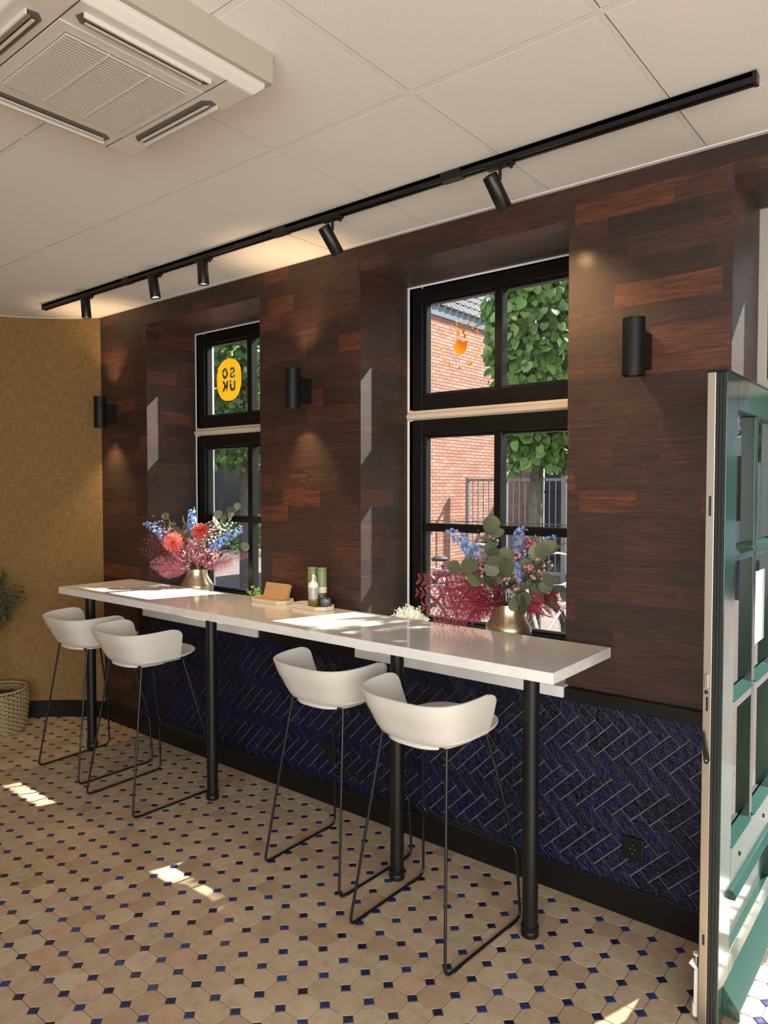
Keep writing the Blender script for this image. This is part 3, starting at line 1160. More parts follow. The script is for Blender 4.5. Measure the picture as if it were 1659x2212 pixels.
SP = [(-2.885, (.03, .05, -1.0), 'leftmost black track spotlight, pointing straight down near the curved wall', 7),
      (-2.170, (.14, .06, -1.0), 'black track spotlight second from the left, tipped slightly to the right', 7),
      (-1.735, (.03, .04, -1.0), 'third black track spotlight from the left, pointing down', 7),
      (-.835, (.12, .62, -.80), 'black track spotlight tilted at the pier between the two windows', 16),
      (-.005, (.15, .62, -.77), 'rightmost black track spotlight, tilted at the wall beside the right window', 42)]
for x, d, lab, pw in SP:
    s = thing('track_spotlight', lab, 'spotlight', (x, TY, H - .034), 0, 'black spotlights on the track')
    MB().box(-.055, .055, -.015, .015, -.010, .004).build('adapter', M['black'], s, bevel=.003)
    MB().prism([(.028, -.010), (.040, -.022), (.048, -.020), (.050, -.010)], -.008, .008, 'y').build('lock_tab', M['black'], s)
    d = Vector(d).normalized()
    tilted = d.z > -.9
    piv = Vector((0, 0, -.052 if tilted else -.048))
    MB().cyl((0, 0, -.008), (0, 0, piv.z), .0062, n=12).build('stem', M['black'], s, smooth=40)
    side = d.cross(Vector((0, 0, 1)))
    side = Vector((.6, -.75, 0)).normalized() if not tilted else Vector((-.75, -.55, 0)).normalized()
    side = (side - d * side.dot(d)).normalized()
    c0 = piv + side * .027 - d * (.032 if tilted else .030)
    L = .128 if tilted else .118
    body = MB()
    up = d.to_track_quat('Z', 'Y')
    prof = [(0, 0), (.0215, 0), (.0225, .0015), (.0235, .0), (.0268, .0012), (.0280, .003), (.0280, L - .002), (.0272, L), (.0215, L), (.0205, L - .012), (0, L - .012)]
    body.lathe(prof, 28)
    body.v = [tuple(c0 + up @ Vector(p)) for p in body.v]
    b = body.build('lamp_body', M['black'], s, smooth=35)
    lens = MB().lathe([(0, 0), (.0203, 0), (.0203, .003), (0, .003)], 24)
    lens.v = [tuple(c0 + d * (L - .0115) + up @ Vector(p)) for p in lens.v]
    lens.build('lens', M['lamp_lens'], s)
    sl = bpy.data.lights.new('spot_beam', 'SPOT')
    sl.energy = pw
    sl.color = (1.0, .60, .27)
    sl.spot_size = math.radians(84)
    sl.spot_blend = 1.0
    sl.shadow_soft_size = .03
    so = bpy.data.objects.new('spot_beam', sl)
    COL.objects.link(so)
    so.parent = s
    so.location = c0 + d * (L + .004)
    so.rotation_euler = (-d).to_track_quat('Z', 'Y').to_euler()

# ---------------------------------------------------------------- wall lamps
for x, lab in ((-3.300, 'black cylinder wall lamp at the corner by the papered curved wall'),
               (-1.410, 'black cylinder wall lamp on the pier between the two windows'),
               (.378, 'black cylinder wall lamp on the pier beside the open door')):
    s = thing('wall_lamp', lab, 'wall lamp', (x, -.110, 2.175), 0, 'black cylinder wall lamps')
    m = MB().lathe([(.0335, -.094), (.0375, -.105), (.040, -.104), (.040, .104), (.0375, .105), (.0335, .094)], 36)
    m.build('shade', M['black_matte'], s, smooth=35)
    MB().box(-.030, .030, .034, .1085, -.072, .060).build('bracket', M['black_matte'], s, bevel=.002)
    lit = x < 0                                       # the one by the door is switched off
    for sg in (-1, 1):
        MB().cyl((0, 0, sg * .092), (0, 0, sg * .0965), .0325, n=28).build('lens', M['sconce_lens'] if lit else M['white_plastic'], s)
        if not lit:
            continue
        sl = bpy.data.lights.new('wall_lamp_beam', 'SPOT')
        sl.energy = 16 if sg > 0 else 24
        sl.color = (1.0, .66, .34)
        sl.spot_size = math.radians(90)
        sl.spot_blend = 1.0
        sl.shadow_soft_size = .02
        so = bpy.data.objects.new('wall_lamp_beam', sl)
        COL.objects.link(so)
        so.parent = s
        so.location = (0, .01, sg * .108)
        so.rotation_euler = (0, 0, 0) if sg < 0 else (PI, 0, 0)

# ---------------------------------------------------------------- sockets
for x, z, lab in ((.372, .276, 'black wall socket in the blue tiles beside the open door'), (-1.216, .281, 'black wall socket in the blue tiles behind the third stool')):
    s = thing('wall_socket', lab, 'socket', (x, YTILE - .001, z), 0, 'black sockets in the blue tiles')
    MB().box(-.0415, .0415, -.010, .001, -.0435, .0435).build('cover_plate', M['black'], s, bevel=.004)
    m = MB()
    N = 28
    v = [(.0255 * math.cos(2 * PI * i / N), -.0115, .0255 * math.sin(2 * PI * i / N)) for i in range(N)] + [(.0195 * math.cos(2 * PI * i / N), -.0115, .0195 * math.sin(2 * PI * i / N)) for i in range(N)] + [(.0195 * math.cos(2 * PI * i / N), -.0101, .0195 * math.sin(2 * PI * i / N)) for i in range(N)]
    m.add(v, [(i, (i + 1) % N, N + (i + 1) % N, N + i) for i in range(N)] + [(N + i, N + (i + 1) % N, 2 * N + (i + 1) % N, 2 * N + i) for i in range(N)] + [tuple(range(2 * N, 3 * N))])
    m.build('socket_well', M['black_matte'], s)
    for dx in (-.0095, .0095):
        MB().cyl((dx, -.0112, 0), (dx, -.0098, 0), .0026, n=10).build('contact', M['steel'], s)
    for dz in (-.0165, .0165):
        MB().box(-.003, .003, -.0125, -.0098, dz - .0018, dz + .0018).build('earth_clip', M['steel'], s)

# ---------------------------------------------------------------- trays, napkins, shakers, bottle, cup on the bar
t = NT('terrazzo_tray')
t.set(color=t.ramp(t.noise(t.pos(), 260, 2, .5), [(.30, (.30, .22, .14)), (.36, (.66, .57, .44)), (1, (.72, .64, .52))]), rough=.6)
M['terrazzo'] = t.m
t = NT('kraft_paper')
t.set(color=t.ramp(t.noise(t.pos((1, 1, 1)), 120, 4, .6), [(.3, (.42, .235, .105)), (.7, (.54, .32, .16))]), rough=.85)
M['kraft'] = t.m
M['olive'] = flat('sage_green_sleeve', (.185, .235, .10), .45)
M['olive_dark'] = flat('olive_green_sleeve', (.085, .095, .030), .45)
M['label'] = flat('cream_label', (.62, .56, .46), .6)
M['cap_plastic'] = flat('bottle_cap', (.78, .75, .70), .4)
t = NT('clear_bottle'); t.set(color=(.80, .80, .76), rough=.25, trans=.55); M['bottle'] = t.m
t = NT('olive_oil'); t.set(color=(.33, .26, .05), rough=.12, trans=.5); M['oil'] = t.m
M['cup'] = flat('blue_grey_glaze', (.085, .115, .15), .18, 0, coat=.5)
M['stick'] = flat('wooden_stick', (.42, .18, .07), .6)


def oct_plan(hx, hy, c):
    return [(hx, -hy + c), (hx, hy - c), (hx - c, hy), (-hx + c, hy), (-hx, hy - c), (-hx, -hy + c), (-hx + c, -hy), (hx - c, -hy)]


def make_tray(lab, loc, hx, hy, rz):
    s = thing('terrazzo_tray', lab, 'tray', loc, rz, 'octagonal trays on the bar')
    o = oct_plan(hx, hy, .038)
    i1 = inset(o, .008)
    v = [(a, b, 0) for a, b in inset(o, .003)] + [(a, b, .004) for a, b in o] + [(a, b, .022) for a, b in o] + [(a, b, .022) for a, b in i1] + [(a, b, .008) for a, b in inset(o, .011)]
    f = [tuple(range(7, -1, -1))] + [(r * 8 + i, r * 8 + (i + 1) % 8, (r + 1) * 8 + (i + 1) % 8, (r + 1) * 8 + i) for r in range(4) for i in range(8)] + [tuple(range(32, 40))]
    MB().add(v, f).build('tray_body', M['terrazzo'], s, bevel=.0012)
    return s


make_tray('octagonal speckled cream tray holding the folded brown napkins', (-1.600, -.084, BZ), .132, .066, math.radians(2))
make_tray('octagonal speckled cream tray holding the bottles and the blue cup', (-1.290, -.086, BZ), .128, .066, math.radians(-4))

# napkins: a flat pile and one pile folded up against it
nap = thing('paper_napkins', 'pile of folded brown paper napkins standing in the left tray', 'napkins', (-1.600, -.084, BZ + .008), math.radians(2))
def sheet(name, prof, y0, y1, th, seed):
    rr = random.Random(seed)
    v, f = [], []
    n = len(prof)
    for y in (y0, y1):
        for x, z in prof: v.append((x, y, z))
        for x, z in prof: v.append((x + th[0], y, z + th[1]))
    for i in range(n - 1):
        f += [(i, i + 1, 2 * n + i + 1, 2 * n + i), (n + i + 1, n + i, 3 * n + i, 3 * n + i + 1), (i + 1, i, n + i, n + i + 1), (2 * n + i, 2 * n + i + 1, 3 * n + i + 1, 3 * n + i)]
    f += [(0, 2 * n, 3 * n, n), (n - 1, 2 * n - 1, 4 * n - 1, 3 * n - 1)]
    MB().add(v, f).build(name, M['kraft'], nap, smooth=50)
# profile runs across the depth here: x is along the bar
def napkin(name, x0, x1, prof, th):
    v, f = [], []
    n = len(prof)
    for x in (x0, x1):
        for y, z in prof: v.append((x + (.004 if z > .05 else 0), y, z))
        for y, z in prof: v.append((x + (.004 if z > .05 else 0), y + th[0], z + th[1]))
    for i in range(n - 1):
        f += [(i, i + 1, 2 * n + i + 1, 2 * n + i), (n + i + 1, n + i, 3 * n + i, 3 * n + i + 1), (i + 1, i, n + i, n + i + 1), (2 * n + i, 2 * n + i + 1, 3 * n + i + 1, 3 * n + i)]
    f += [(0, 2 * n, 3 * n, n), (n - 1, 2 * n - 1, 4 * n - 1, 3 * n - 1)]
    MB().add(v, f).build(name, M['kraft'], nap, smooth=50)
curve = [(-.052, .012), (-.035, .016), (-.018, .014), (-.002, .013), (.012, .018), (.022, .030), (.027, .046), (.030, .064), (.034, .080), (.040, .092)]
napkin('napkin', -.092, .090, curve, (0.000, -.0025))
napkin('napkin', -.078, .098, [(y + .004, z * .98 - .003) for y, z in curve], (.002, -.003))
MB().box(-.115, .085, -.050, .046, .0, .006).build('napkin', M['kraft'], nap, bevel=.001)

for (x, y), lab in (((-1.318, -.060), 'tall sage green spice shaker with a cream label, left of the pair'), ((-1.262, -.048), 'tall sage green spice shaker behind the squeeze bottle, right of the pair')):
    s = thing('spice_shaker', lab, 'shaker', (x, y, BZ + .008), 0, 'sage green shakers')
    MB().lathe([(.0245, 0), (.0255, .002), (.0255, .072)], 28).build('lower_sleeve', M['olive_dark'], s, smooth=40)
    MB().lathe([(.0256, .072), (.0256, .103)], 28).build('label_band', M['label'], s, smooth=40)
    MB().lathe([(.0255, .103), (.0255, .187), (.0250, .1885)], 28).build('upper_sleeve', M['olive'], s, smooth=40)
    MB().lathe([(.0255, .190), (.0258, .192), (.0255, .199), (.024, .2005), (0, .2012)], 28).build('lid', M['olive'], s, smooth=40)

s = thing('squeeze_bottle', 'clear squeeze bottle half full of oil with a white spout cap', 'bottle', (-1.268, -.106, BZ + .008))
MB().lathe([(.0235, 0), (.0255, .003), (.0255, .046)], 28).build('oil', M['oil'], s, smooth=40)
MB().lathe([(.0256, .046), (.0256, .106), (.0245, .112)], 28).build('bottle_body', M['bottle'], s, smooth=40)
cap = MB().lathe([(.0262, .106), (.0265, .108), (.0265, .124), (.0245, .126), (.0105, .136), (.0075, .140), (.0055, .166), (.0048, .167), (0, .167)], 28).build('cap', M['cap_plastic'], s, smooth=40)
MB().lathe([(.0062, .160), (.0066, .162), (.0066, .170), (.004, .172), (0, .172)], 16).build('tip', M['white_plastic'], cap, smooth=40)
MB().tube([(0, 0, .170), (.006, -.001, .1705), (.014, -.002, .166), (.020, -.003, .155), (.0225, -.003, .142), (.0235, -.003, .126)], .0022, 8).build('cap_strap', M['cap_plastic'], cap, smooth=60)

s = thing('sauce_cup', 'small blue grey glazed cup at the right end of the tray', 'cup', (-1.208, -.078, BZ + .008))
MB().lathe([(.0185, 0), (.0215, .002), (.0265, .018), (.0285, .036), (.0290, .048), (.0275, .049), (.0265, .036), (.022, .012), (0, .009)], 30).build('cup_body', M['cup'], s, smooth=40)
tag(MB().tube([(-1.232, -.102, BZ + .082), (-1.214, -.084, BZ + .056), (-1.200, -.072, BZ + .027)], .0026, 8).build('wooden_spoon', M['stick'], smooth=50), 'thin wooden stick leaning in the blue grey cup', 'spoon')

# ================================================================== vases, flowers, plants
t = NT('brushed_champagne')
g = t.noise(t.coords('Object', (60, 60, 4)), 1.5, 4, .6)
t.set(color=t.ramp(g, [(.3, (.52, .40, .24)), (.7, (.78, .66, .46))]), metal=.9, rough=.30)
M['vase'] = t.m


def leafy(name, c0, c1, rough=.55, trans=.25):
    t = NT(name)
    r = t.rnd()
    t.set(color=t.ramp(r, [(0, c0), (1, c1)]), rough=rough)
    tl = t.n('ShaderNodeBsdfTranslucent')
    rp = t.ramp(r, [(0, tuple(min(1, x * 1.6) for x in c0)), (1, tuple(min(1, x * 1.6) for x in c1))])
    t.l(rp, tl.inputs['Color'])
    mx = t.n('ShaderNodeMixShader')
    mx.inputs[0].default_value = trans
    t.l(t.b.outputs[0], mx.inputs[1]); t.l(tl.outputs[0], mx.inputs[2]); t.l(mx.outputs[0], t.out.inputs[0])
    return t.m


M['euca'] = leafy('eucalyptus_leaf', (.085, .105, .055), (.16, .19, .105), .5, .18)
M['fern'] = leafy('burgundy_fern', (.24, .022, .040), (.50, .070, .115), .6, .35)
M['fern_pink'] = leafy('pink_fern', (.40, .095, .15), (.62, .27, .31), .6, .35)
M['coral'] = leafy('coral_petal', (.72, .115, .09), (.86, .26, .19), .5, .25)
M['red_petal'] = leafy('red_petal', (.62, .035, .045), (.80, .12, .12), .5, .3)
M['blue'] = leafy('delphinium_petal', (.10, .20, .58), (.38, .56, .86), .5, .3)
M['white_fl'] = leafy('cream_floret', (.70, .62, .50), (.82, .78, .66), .6, .3)
M['pink_fl'] = leafy('pink_floret', (.52, .22, .26), (.72, .42, .42), .6, .3)
M['stem'] = flat('green_stem', (.075, .11, .035), .6)
M['stem_dark'] = flat('brown_stem', (.030, .022, .014), .6)
M['lime'] = leafy('lime_leaf', (.10, .19, .03), (.20, .31, .06), .5, .3)
M['heather'] = leafy('silver_heather', (.50, .48, .36), (.78, .76, .64), .7, .2)
M['soil'] = flat('potting_soil', (.035, .015, .009), .95)


def bez(p0, p1, p2, n=10):
    p0, p1, p2 = Vector(p0), Vector(p1), Vector(p2)
    return [p0 * (1 - t) ** 2 + p1 * (2 * t * (1 - t)) + p2 * t ** 2 for t in [i / n for i in range(n + 1)]]


def frame_at(d, roll=0.0):
    q = Vector(d).normalized().to_track_quat('Y', 'Z')
    from mathutils import Quaternion
    return q @ Quaternion((0, 1, 0), roll)


def stem_path(base, tip, bow=.05):
    base, tip = Vector(base), Vector(tip)
    mid = (base + tip) / 2
    out = Vector((tip.x - base.x, tip.y - base.y, 0)) * -.25
    return bez(base, mid + out + Vector((0, 0, bow)), tip, 10)


RL = random.Random(11)
# round eucalyptus leaf, length 1 along +y
lv = [(0, 0, 0)]
for i in range(11):
    a = -PI / 2 + 2 * PI * (i + .5) / 11
    lv.append((.52 * math.cos(a), .5 + .5 * math.sin(a), .06 * math.cos(2 * a)))
lv.append((0, .5, -.04))
lf = [(12, i, i + 1) for i in range(1, 11)] + [(12, 11, 1)]
ME_EUC = MB().add(lv[1:], [tuple(x - 1 for x in q) for q in lf]).mesh('leaf', M['euca'], 80)


def eucalyptus(base, tip, lab, grp, nleaf=9, size=.055):
    P = stem_path(base, tip)
    s = thing('eucalyptus_branch', lab, 'eucalyptus', P[0], 0, grp)
    rel = [p - P[0] for p in P]
    MB().tube(rel, [.0022] * 6 + [.0015] * 5, 6).build('stem', M['stem'], s)
    for k in range(nleaf):
        t_ = .45 + .55 * k / (nleaf - 1)
        i = min(int(t_ * 10), 9)
        p = rel[i].lerp(rel[i + 1], t_ * 10 - i)
        d = (rel[i + 1] - rel[i]).normalized()
        side = Vector((RL.gauss(0, 1), RL.gauss(0, .8), RL.gauss(0, .6)))
        side = (side - d * side.dot(d)).normalized()
        if k == nleaf - 1:
            side = d
        o = link('leaf', ME_EUC, s)
        sz = size * RL.uniform(.75, 1.15)
        o.scale = (sz, sz, sz)
        o.location = p
        o.rotation_mode = 'QUATERNION'
        # leaves face the room, more or less
        o.rotation_quaternion = (side * .8 + d * .45).to_track_quat('Y', 'Z') if RL.random() < .25 else _face(side * .8 + d * .4, Vector((.6, -.8, .25)) + Vector((RL.gauss(0, .4), RL.gauss(0, .4), RL.gauss(0, .4))))
    return s


def _face(yd, zd):
    yd = yd.normalized()
    zd = (zd - yd * zd.dot(yd)).normalized()
    xd = yd.cross(zd)
    return Matrix((xd, yd, zd)).transposed().to_quaternion()


def fern(base, tip, lab, grp, mat, spread=.055, n=14):
    P = stem_path(base, tip, .03)
    s = thing('fern_frond', lab, 'fern', P[0], 0, grp)
    rel = [p - P[0] for p in P]
    MB().tube(rel, [.0016] * 11, 5).build('stem', M['stem_dark'], s)
    m = MB()
    nrm = Vector((RL.gauss(.3, .4), RL.gauss(-.5, .4), RL.gauss(.7, .4))).normalized()
    for k in range(n):
        t_ = .30 + .70 * k / (n - 1)
        i = min(int(t_ * 10), 9)
        p = rel[i].lerp(rel[i + 1], t_ * 10 - i)
        d = (rel[i + 1] - rel[i]).normalized()
        w = d.cross(nrm).normalized()
        L = spread * math.sin(PI * (.12 + .80 * (k / (n - 1)))) ** .8 * RL.uniform(.85, 1.1) + .006
        for sg in (-1, 1):
            dirn = (w * sg + d * .65 + nrm * RL.gauss(0, .18)).normalized()
            nn = max(3, int(L / .0062))
            for q in range(nn):
                u = (q + .6) / nn
                c = p + dirn * (L * u)
                ll = .0088 * (1 - .6 * u) + .002
                wd = .0031
                for s2_ in (-1, 1):
                    e = (dirn.cross(nrm) * s2_ + dirn * .7).normalized()
                    b = e.cross(nrm).normalized() * wd
                    a0, a1 = c, c + e * ll
                    mid = c + e * (ll * .5) + nrm * RL.gauss(0, .001)
                    m.add([a0, mid + b, a1, mid - b], [(0, 1, 2, 3)])
    tag(m.build('leaflets', mat, s), kind='stuff')
    return s


def petal_ring(m, c, ax, n, r, tilt, L, wd, phase=0):
    q = ax.to_track_quat('Z', 'Y')
    for k in range(n):
        a = 2 * PI * (k + phase) / n + RL.gauss(0, .06)
        rad = q @ Vector((math.cos(a), math.sin(a), 0))
        tang = ax.cross(rad).normalized()
        p0 = c + rad * r
        pts = []
        for u, ww in ((0, .35), (.35, .9), (.7, 1.0), (.92, .6), (1.0, .06)):
            tl = tilt * (1 - .35 * u)
            pos = p0 + (rad * math.cos(tl) + ax * math.sin(tl)) * (L * u)
            cup = ax * (.45 * wd * ww)
            pts += [pos + tang * (wd * ww) + cup, pos - cup * .4, pos - tang * (wd * ww) + cup]
        f = []
        for i in range(4):
            b = 3 * i
            f += [(b, b + 1, b + 4, b + 3), (b + 1, b + 2, b + 5, b + 4)]
        m.add(pts, f)


def dahlia(base, head, face, lab, mat, R=.052, grp=None):
    P = stem_path(base, head)
    s = thing('dahlia_flower', lab, 'flower', P[0], 0, grp)
    rel = [p - P[0] for p in P]
    MB().tube(rel, [.0028] * 11, 6).build('stem', M['stem'], s)
    c = rel[-1]
    ax = Vector(face).normalized()
    m = MB()
    for i, (n, tl, k) in enumerate(((13, -.30, 1.0), (13, .05, .97), (12, .38, .90), (10, .70, .78), (8, 1.0, .60), (5, 1.3, .42))):
        petal_ring(m, c + ax * (.004 * i), ax, n, .006, tl + RL.gauss(0, .04), R * k, R * .155, .5 * i)
    tag(m.build('petals', M[mat], s, smooth=70), kind='stuff')
    MB().cyl(c - ax * .012, c + ax * .004, .006, .012, 10).build('calyx', M['stem'], s)
    return s


def delphinium(base, tip, lab, grp, n=26, R=.011, mat='blue', start=.55):
    P = stem_path(base, tip)
    s = thing('delphinium_stem', lab, 'flower', P[0], 0, grp)
    rel = [p - P[0] for p in P]
    MB().tube(rel, [.002] * 11, 6).build('stem', M['stem'], s)
    m = MB()
    for k in range(n):
        t_ = start + (1 - start) * k / (n - 1)
        i = min(int(t_ * 10), 9)
        p = rel[i].lerp(rel[i + 1], t_ * 10 - i)
        d = (rel[i + 1] - rel[i]).normalized()
        a = k * 2.4
        o1 = d.orthogonal().normalized()
        o2 = d.cross(o1)
        rad = (o1 * math.cos(a) + o2 * math.sin(a))
        rr = R * (1.25 - .6 * (k / n)) * RL.uniform(.85, 1.2)
        c = p + rad * (rr * 1.5) + d * RL.gauss(0, .003)
        ax = (rad + d * .35).normalized()
        q = ax.to_track_quat('Z', 'Y')
        for j in range(5):
            b = 2 * PI * j / 5 + a
            e = q @ Vector((math.cos(b), math.sin(b), 0))
            tg = ax.cross(e).normalized()
            m.add([c, c + e * (rr * .55) + tg * (rr * .48) + ax * .001, c + e * rr * 1.05 + ax * (.3 * rr), c + e * (rr * .55) - tg * (rr * .48) + ax * .001], [(0, 1, 2, 3)])
    tag(m.build('florets', M[mat], s, smooth=80), kind='stuff')
    return s


def spray(base, tip, lab, grp, mat, n=46, R=.065, size=.0055, name='waxflower_spray', cat='flower'):
    """branching spray of tiny florets"""
    P = stem_path(base, tip)
    s = thing(name, lab, cat, P[0], 0, grp)
    rel = [p - P[0] for p in P]
    m = MB().tube(rel, [.0016] * 11, 5)
    fl = MB()
    for k in range(n):
        i = RL.randint(5, 9)
        p = rel[i]
        d = Vector((RL.gauss(0, 1), RL.gauss(0, 1), RL.gauss(.5, .8))).normalized()
        e = p + d * (R * RL.uniform(.35, 1.0)) + (rel[10] - rel[5]) * RL.uniform(0, .5)
        if k % 2 == 0:
            m.tube([p, (p + e) / 2 + Vector((0, 0, .004)), e], .0007, 3)
        ax = d
        q = ax.to_track_quat('Z', 'Y')
        for j in range(5):
            b = 2 * PI * j / 5
            u = q @ Vector((math.cos(b), math.sin(b), .35))
            w = q @ Vector((-math.sin(b), math.cos(b), 0))
            fl.add([e, e + u * (size * .6) + w * (size * .4), e + u * size, e + u * (size * .6) - w * (size * .4)], [(0, 1, 2, 3)])
    m.build('stem', M['stem_dark'], s)
    tag(fl.build('florets', M[mat], s), kind='stuff')
    return s


VP = [(0, 0), (.094, 0), (.101, .004), (.104, .02), (.105, .120), (.1045, .165), (.1030, .176), (.0985, .186), (.088, .202), (.078, .220), (.071, .238), (.0675, .258), (.0675, .278), (.0655, .278), (.0655, .258), (.069, .238), (.076, .220), (.086, .202), (.096, .184), (.100, .17), (.1, .03), (0, .025)]
V1 = Vector((-2.545, .118, .855))
V2 = Vector((-.272, .140, .855))
for loc, lab in ((V1, 'champagne metal vase on the sill of the far window, left bouquet'), (V2, 'champagne metal vase on the sill of the near window, right bouquet')):
    s = thing('metal_vase', lab, 'vase', loc, 0, 'champagne vases')
    MB().lathe(VP, 48).build('vase_body', M['vase'], s, smooth=40)
    MB().lathe([(0, .235), (.0612, .235), (.0612, .239), (0, .239)], 28).build('flower_foam', M['soil'], s)


def at(V, dx, dy, dz):
    return V + Vector((dx, dy, dz))


def rim(V, dx, dy):
    a = math.atan2(dy, dx)
    return V + Vector((math.cos(a) * .034, math.sin(a) * .034, .245))


def P3(V, r, up, d=0.0):
    """offset in the vertical plane square to the photograph's line of sight: r to the right, up, d towards the room"""
    return V + Vector((.81 * r, .58 * r, 0)) + Vector((.58, -.81, 0)) * d + Vector((0, 0, up))


# -- left bouquet: coral dahlias, pink fern, blue delphinium, eucalyptus, white sprays
g = 'left bouquet fern fronds'
LB = 'pink fern frond in the left bouquet by the far window'
for r, up, d in ((-.34, .39, .03), (-.34, .46, .0), (-.27, .31, .06), (-.20, .27, .10), (.33, .36, .0), (.25, .33, .06), (.16, .38, .10), (-.24, .50, .0), (.08, .38, .12), (-.08, .34, .13), (.02, .46, .09), (.14, .48, -.02), (-.28, .52, -.03), (-.12, .42, .10), (.24, .44, .0), (.10, .56, -.04), (-.05, .55, -.03)):
    tip = P3(V1, r, up, d)
    fern(rim(V1, tip.x - V1.x, tip.y - V1.y), tip, LB, g, M['fern_pink'] if RL.random() < .75 else M['fern'], .058)
dahlia(rim(V1, -.3, -.5), P3(V1, -.125, .455, .08), (.50, -.80, .12), 'large coral dahlia at the left of the left bouquet, facing the room', 'coral', .064)
dahlia(rim(V1, .3, -.3), P3(V1, .045, .520, .04), (.42, -.55, .72), 'coral dahlia in the middle of the left bouquet, tilted upwards', 'coral', .062)
for (r, up, d), lab in (((-.34, .575, 0), 'blue delphinium leaning far left in the left bouquet'), ((-.035, .665, -.02), 'upright blue delphinium at the top of the left bouquet'), ((.305, .540, .0), 'blue delphinium leaning right in the left bouquet, before the window pane'), ((.20, .47, .05), 'short blue delphinium low on the right of the left bouquet')):
    tip = P3(V1, r, up, d)
    delphinium(rim(V1, tip.x - V1.x, tip.y - V1.y), tip, lab, 'left bouquet delphiniums', 30, .0155, 'blue', .60)
for (r, up, d), nl, lab in (((.25, .665, -.02), 8, 'tallest eucalyptus branch of the left bouquet, before the window pane'), ((.12, .60, -.04), 7, 'eucalyptus branch of the left bouquet just right of its upright delphinium'), ((-.08, .56, -.02), 6, 'eucalyptus branch of the left bouquet between its two dahlias'), ((.30, .42, .03), 5, 'low eucalyptus branch at the right end of the left bouquet'), ((-.20, .60, -.03), 5, 'eucalyptus branch leaning left above the large coral dahlia')):
    tip = P3(V1, r, up, d)
    eucalyptus(rim(V1, tip.x - V1.x, tip.y - V1.y), tip, lab, 'left bouquet eucalyptus', nl, .060)
for (r, up, d), mt, lab in (((.15, .53, .04), 'white_fl', 'cream flower spray right of the upturned dahlia in the left bouquet'), ((.22, .57, -.02), 'white_fl', 'cream flower spray high before the pane in the left bouquet'), ((.10, .46, .09), 'white_fl', 'cream flower spray just below the upturned dahlia in the left bouquet'), ((-.18, .50, -.02), 'pink_fl', 'pink flower spray behind the large coral dahlia'), ((.02, .40, .14), 'pink_fl', 'pink flower spray in the middle front of the left bouquet'), ((-.05, .36, .15), 'pink_fl', 'pink flower spray hanging low over the rim of the left vase'), ((.12, .36, .13), 'pink_fl', 'pink flower spray low on the right of the left vase'), ((-.25, .53, .0), 'pink_fl', 'pink flower spray at the far left top of the left bouquet')):
    tip = P3(V1, r, up, d)
    spray(rim(V1, tip.x - V1.x, tip.y - V1.y), tip, lab, 'left bouquet sprays ' + mt.split('_')[0], mt, 60, .075, .0085)

# -- right bouquet: burgundy fern, big eucalyptus, blue delphinium, red dahlias turned to the street
g = 'right bouquet fern fronds'
LB = 'burgundy fern frond in the right bouquet by the near window'
for r, up, d in ((-.40, .39, .04), (-.41, .33, .05), (-.38, .27, .05), (-.33, .22, .08), (-.30, .36, .10), (-.28, .30, .12), (-.22, .24, .12), (-.24, .40, .06), (-.16, .34, .14), (-.34, .42, .0), (-.12, .30, .16), (.22, .27, .10), (.17, .24, .12), (.20, .33, .06), (.12, .30, .14), (-.06, .36, .10), (-.18, .44, .0)):
    tip = P3(V2, r, up, d)
    fern(rim(V2, tip.x - V2.x, tip.y - V2.y), tip, LB, g, M['fern'], .060, 15)
for (r, up, d), nl, lab in (((-.075, .60, .05), 9, 'large leaved eucalyptus branch standing tallest in the right bouquet'), ((-.06, .46, .13), 8, 'eucalyptus branch at the front middle of the right bouquet'), ((.18, .52, .08), 9, 'eucalyptus branch leaning right in the right bouquet beside the pier'), ((.13, .40, .14), 8, 'low eucalyptus branch at the front right of the right bouquet'), ((-.22, .44, .08), 5, 'eucalyptus branch leaning left over the burgundy fern'), ((.22, .33, .05), 6, 'pale eucalyptus branch low on the right by the window edge'), ((.03, .31, .15), 5, 'short eucalyptus sprig just above the rim of the right vase')):
    tip = P3(V2, r, up, d)
    eucalyptus(rim(V2, tip.x - V2.x, tip.y - V2.y), tip, lab, 'right bouquet eucalyptus', nl, .078)
for (r, up, d), lab in (((-.27, .61, -.03), 'pale blue delphinium standing at the left of the right bouquet'), ((.05, .62, .0), 'violet blue delphinium upright in the middle of the right bouquet'), ((.21, .575, -.06), 'blue delphinium at the right of the right bouquet, close to the pane'), ((.03, .47, .06), 'short blue delphinium in the heart of the right bouquet')):
    tip = P3(V2, r, up, d)
    delphinium(rim(V2, tip.x - V2.x, tip.y - V2.y), tip, lab, 'right bouquet delphiniums', 30, .0165, 'blue', .58)
dahlia(rim(V2, .3, .5), P3(V2, .10, .50, -.07), (-.1, .9, .35), 'red dahlia in the right bouquet turned to the street, upper right', 'red_petal', .062)
dahlia(rim(V2, -.2, .5), P3(V2, -.05, .455, -.08), (-.3, .85, .3), 'red dahlia in the right bouquet turned to the street, behind the eucalyptus', 'red_petal', .058)
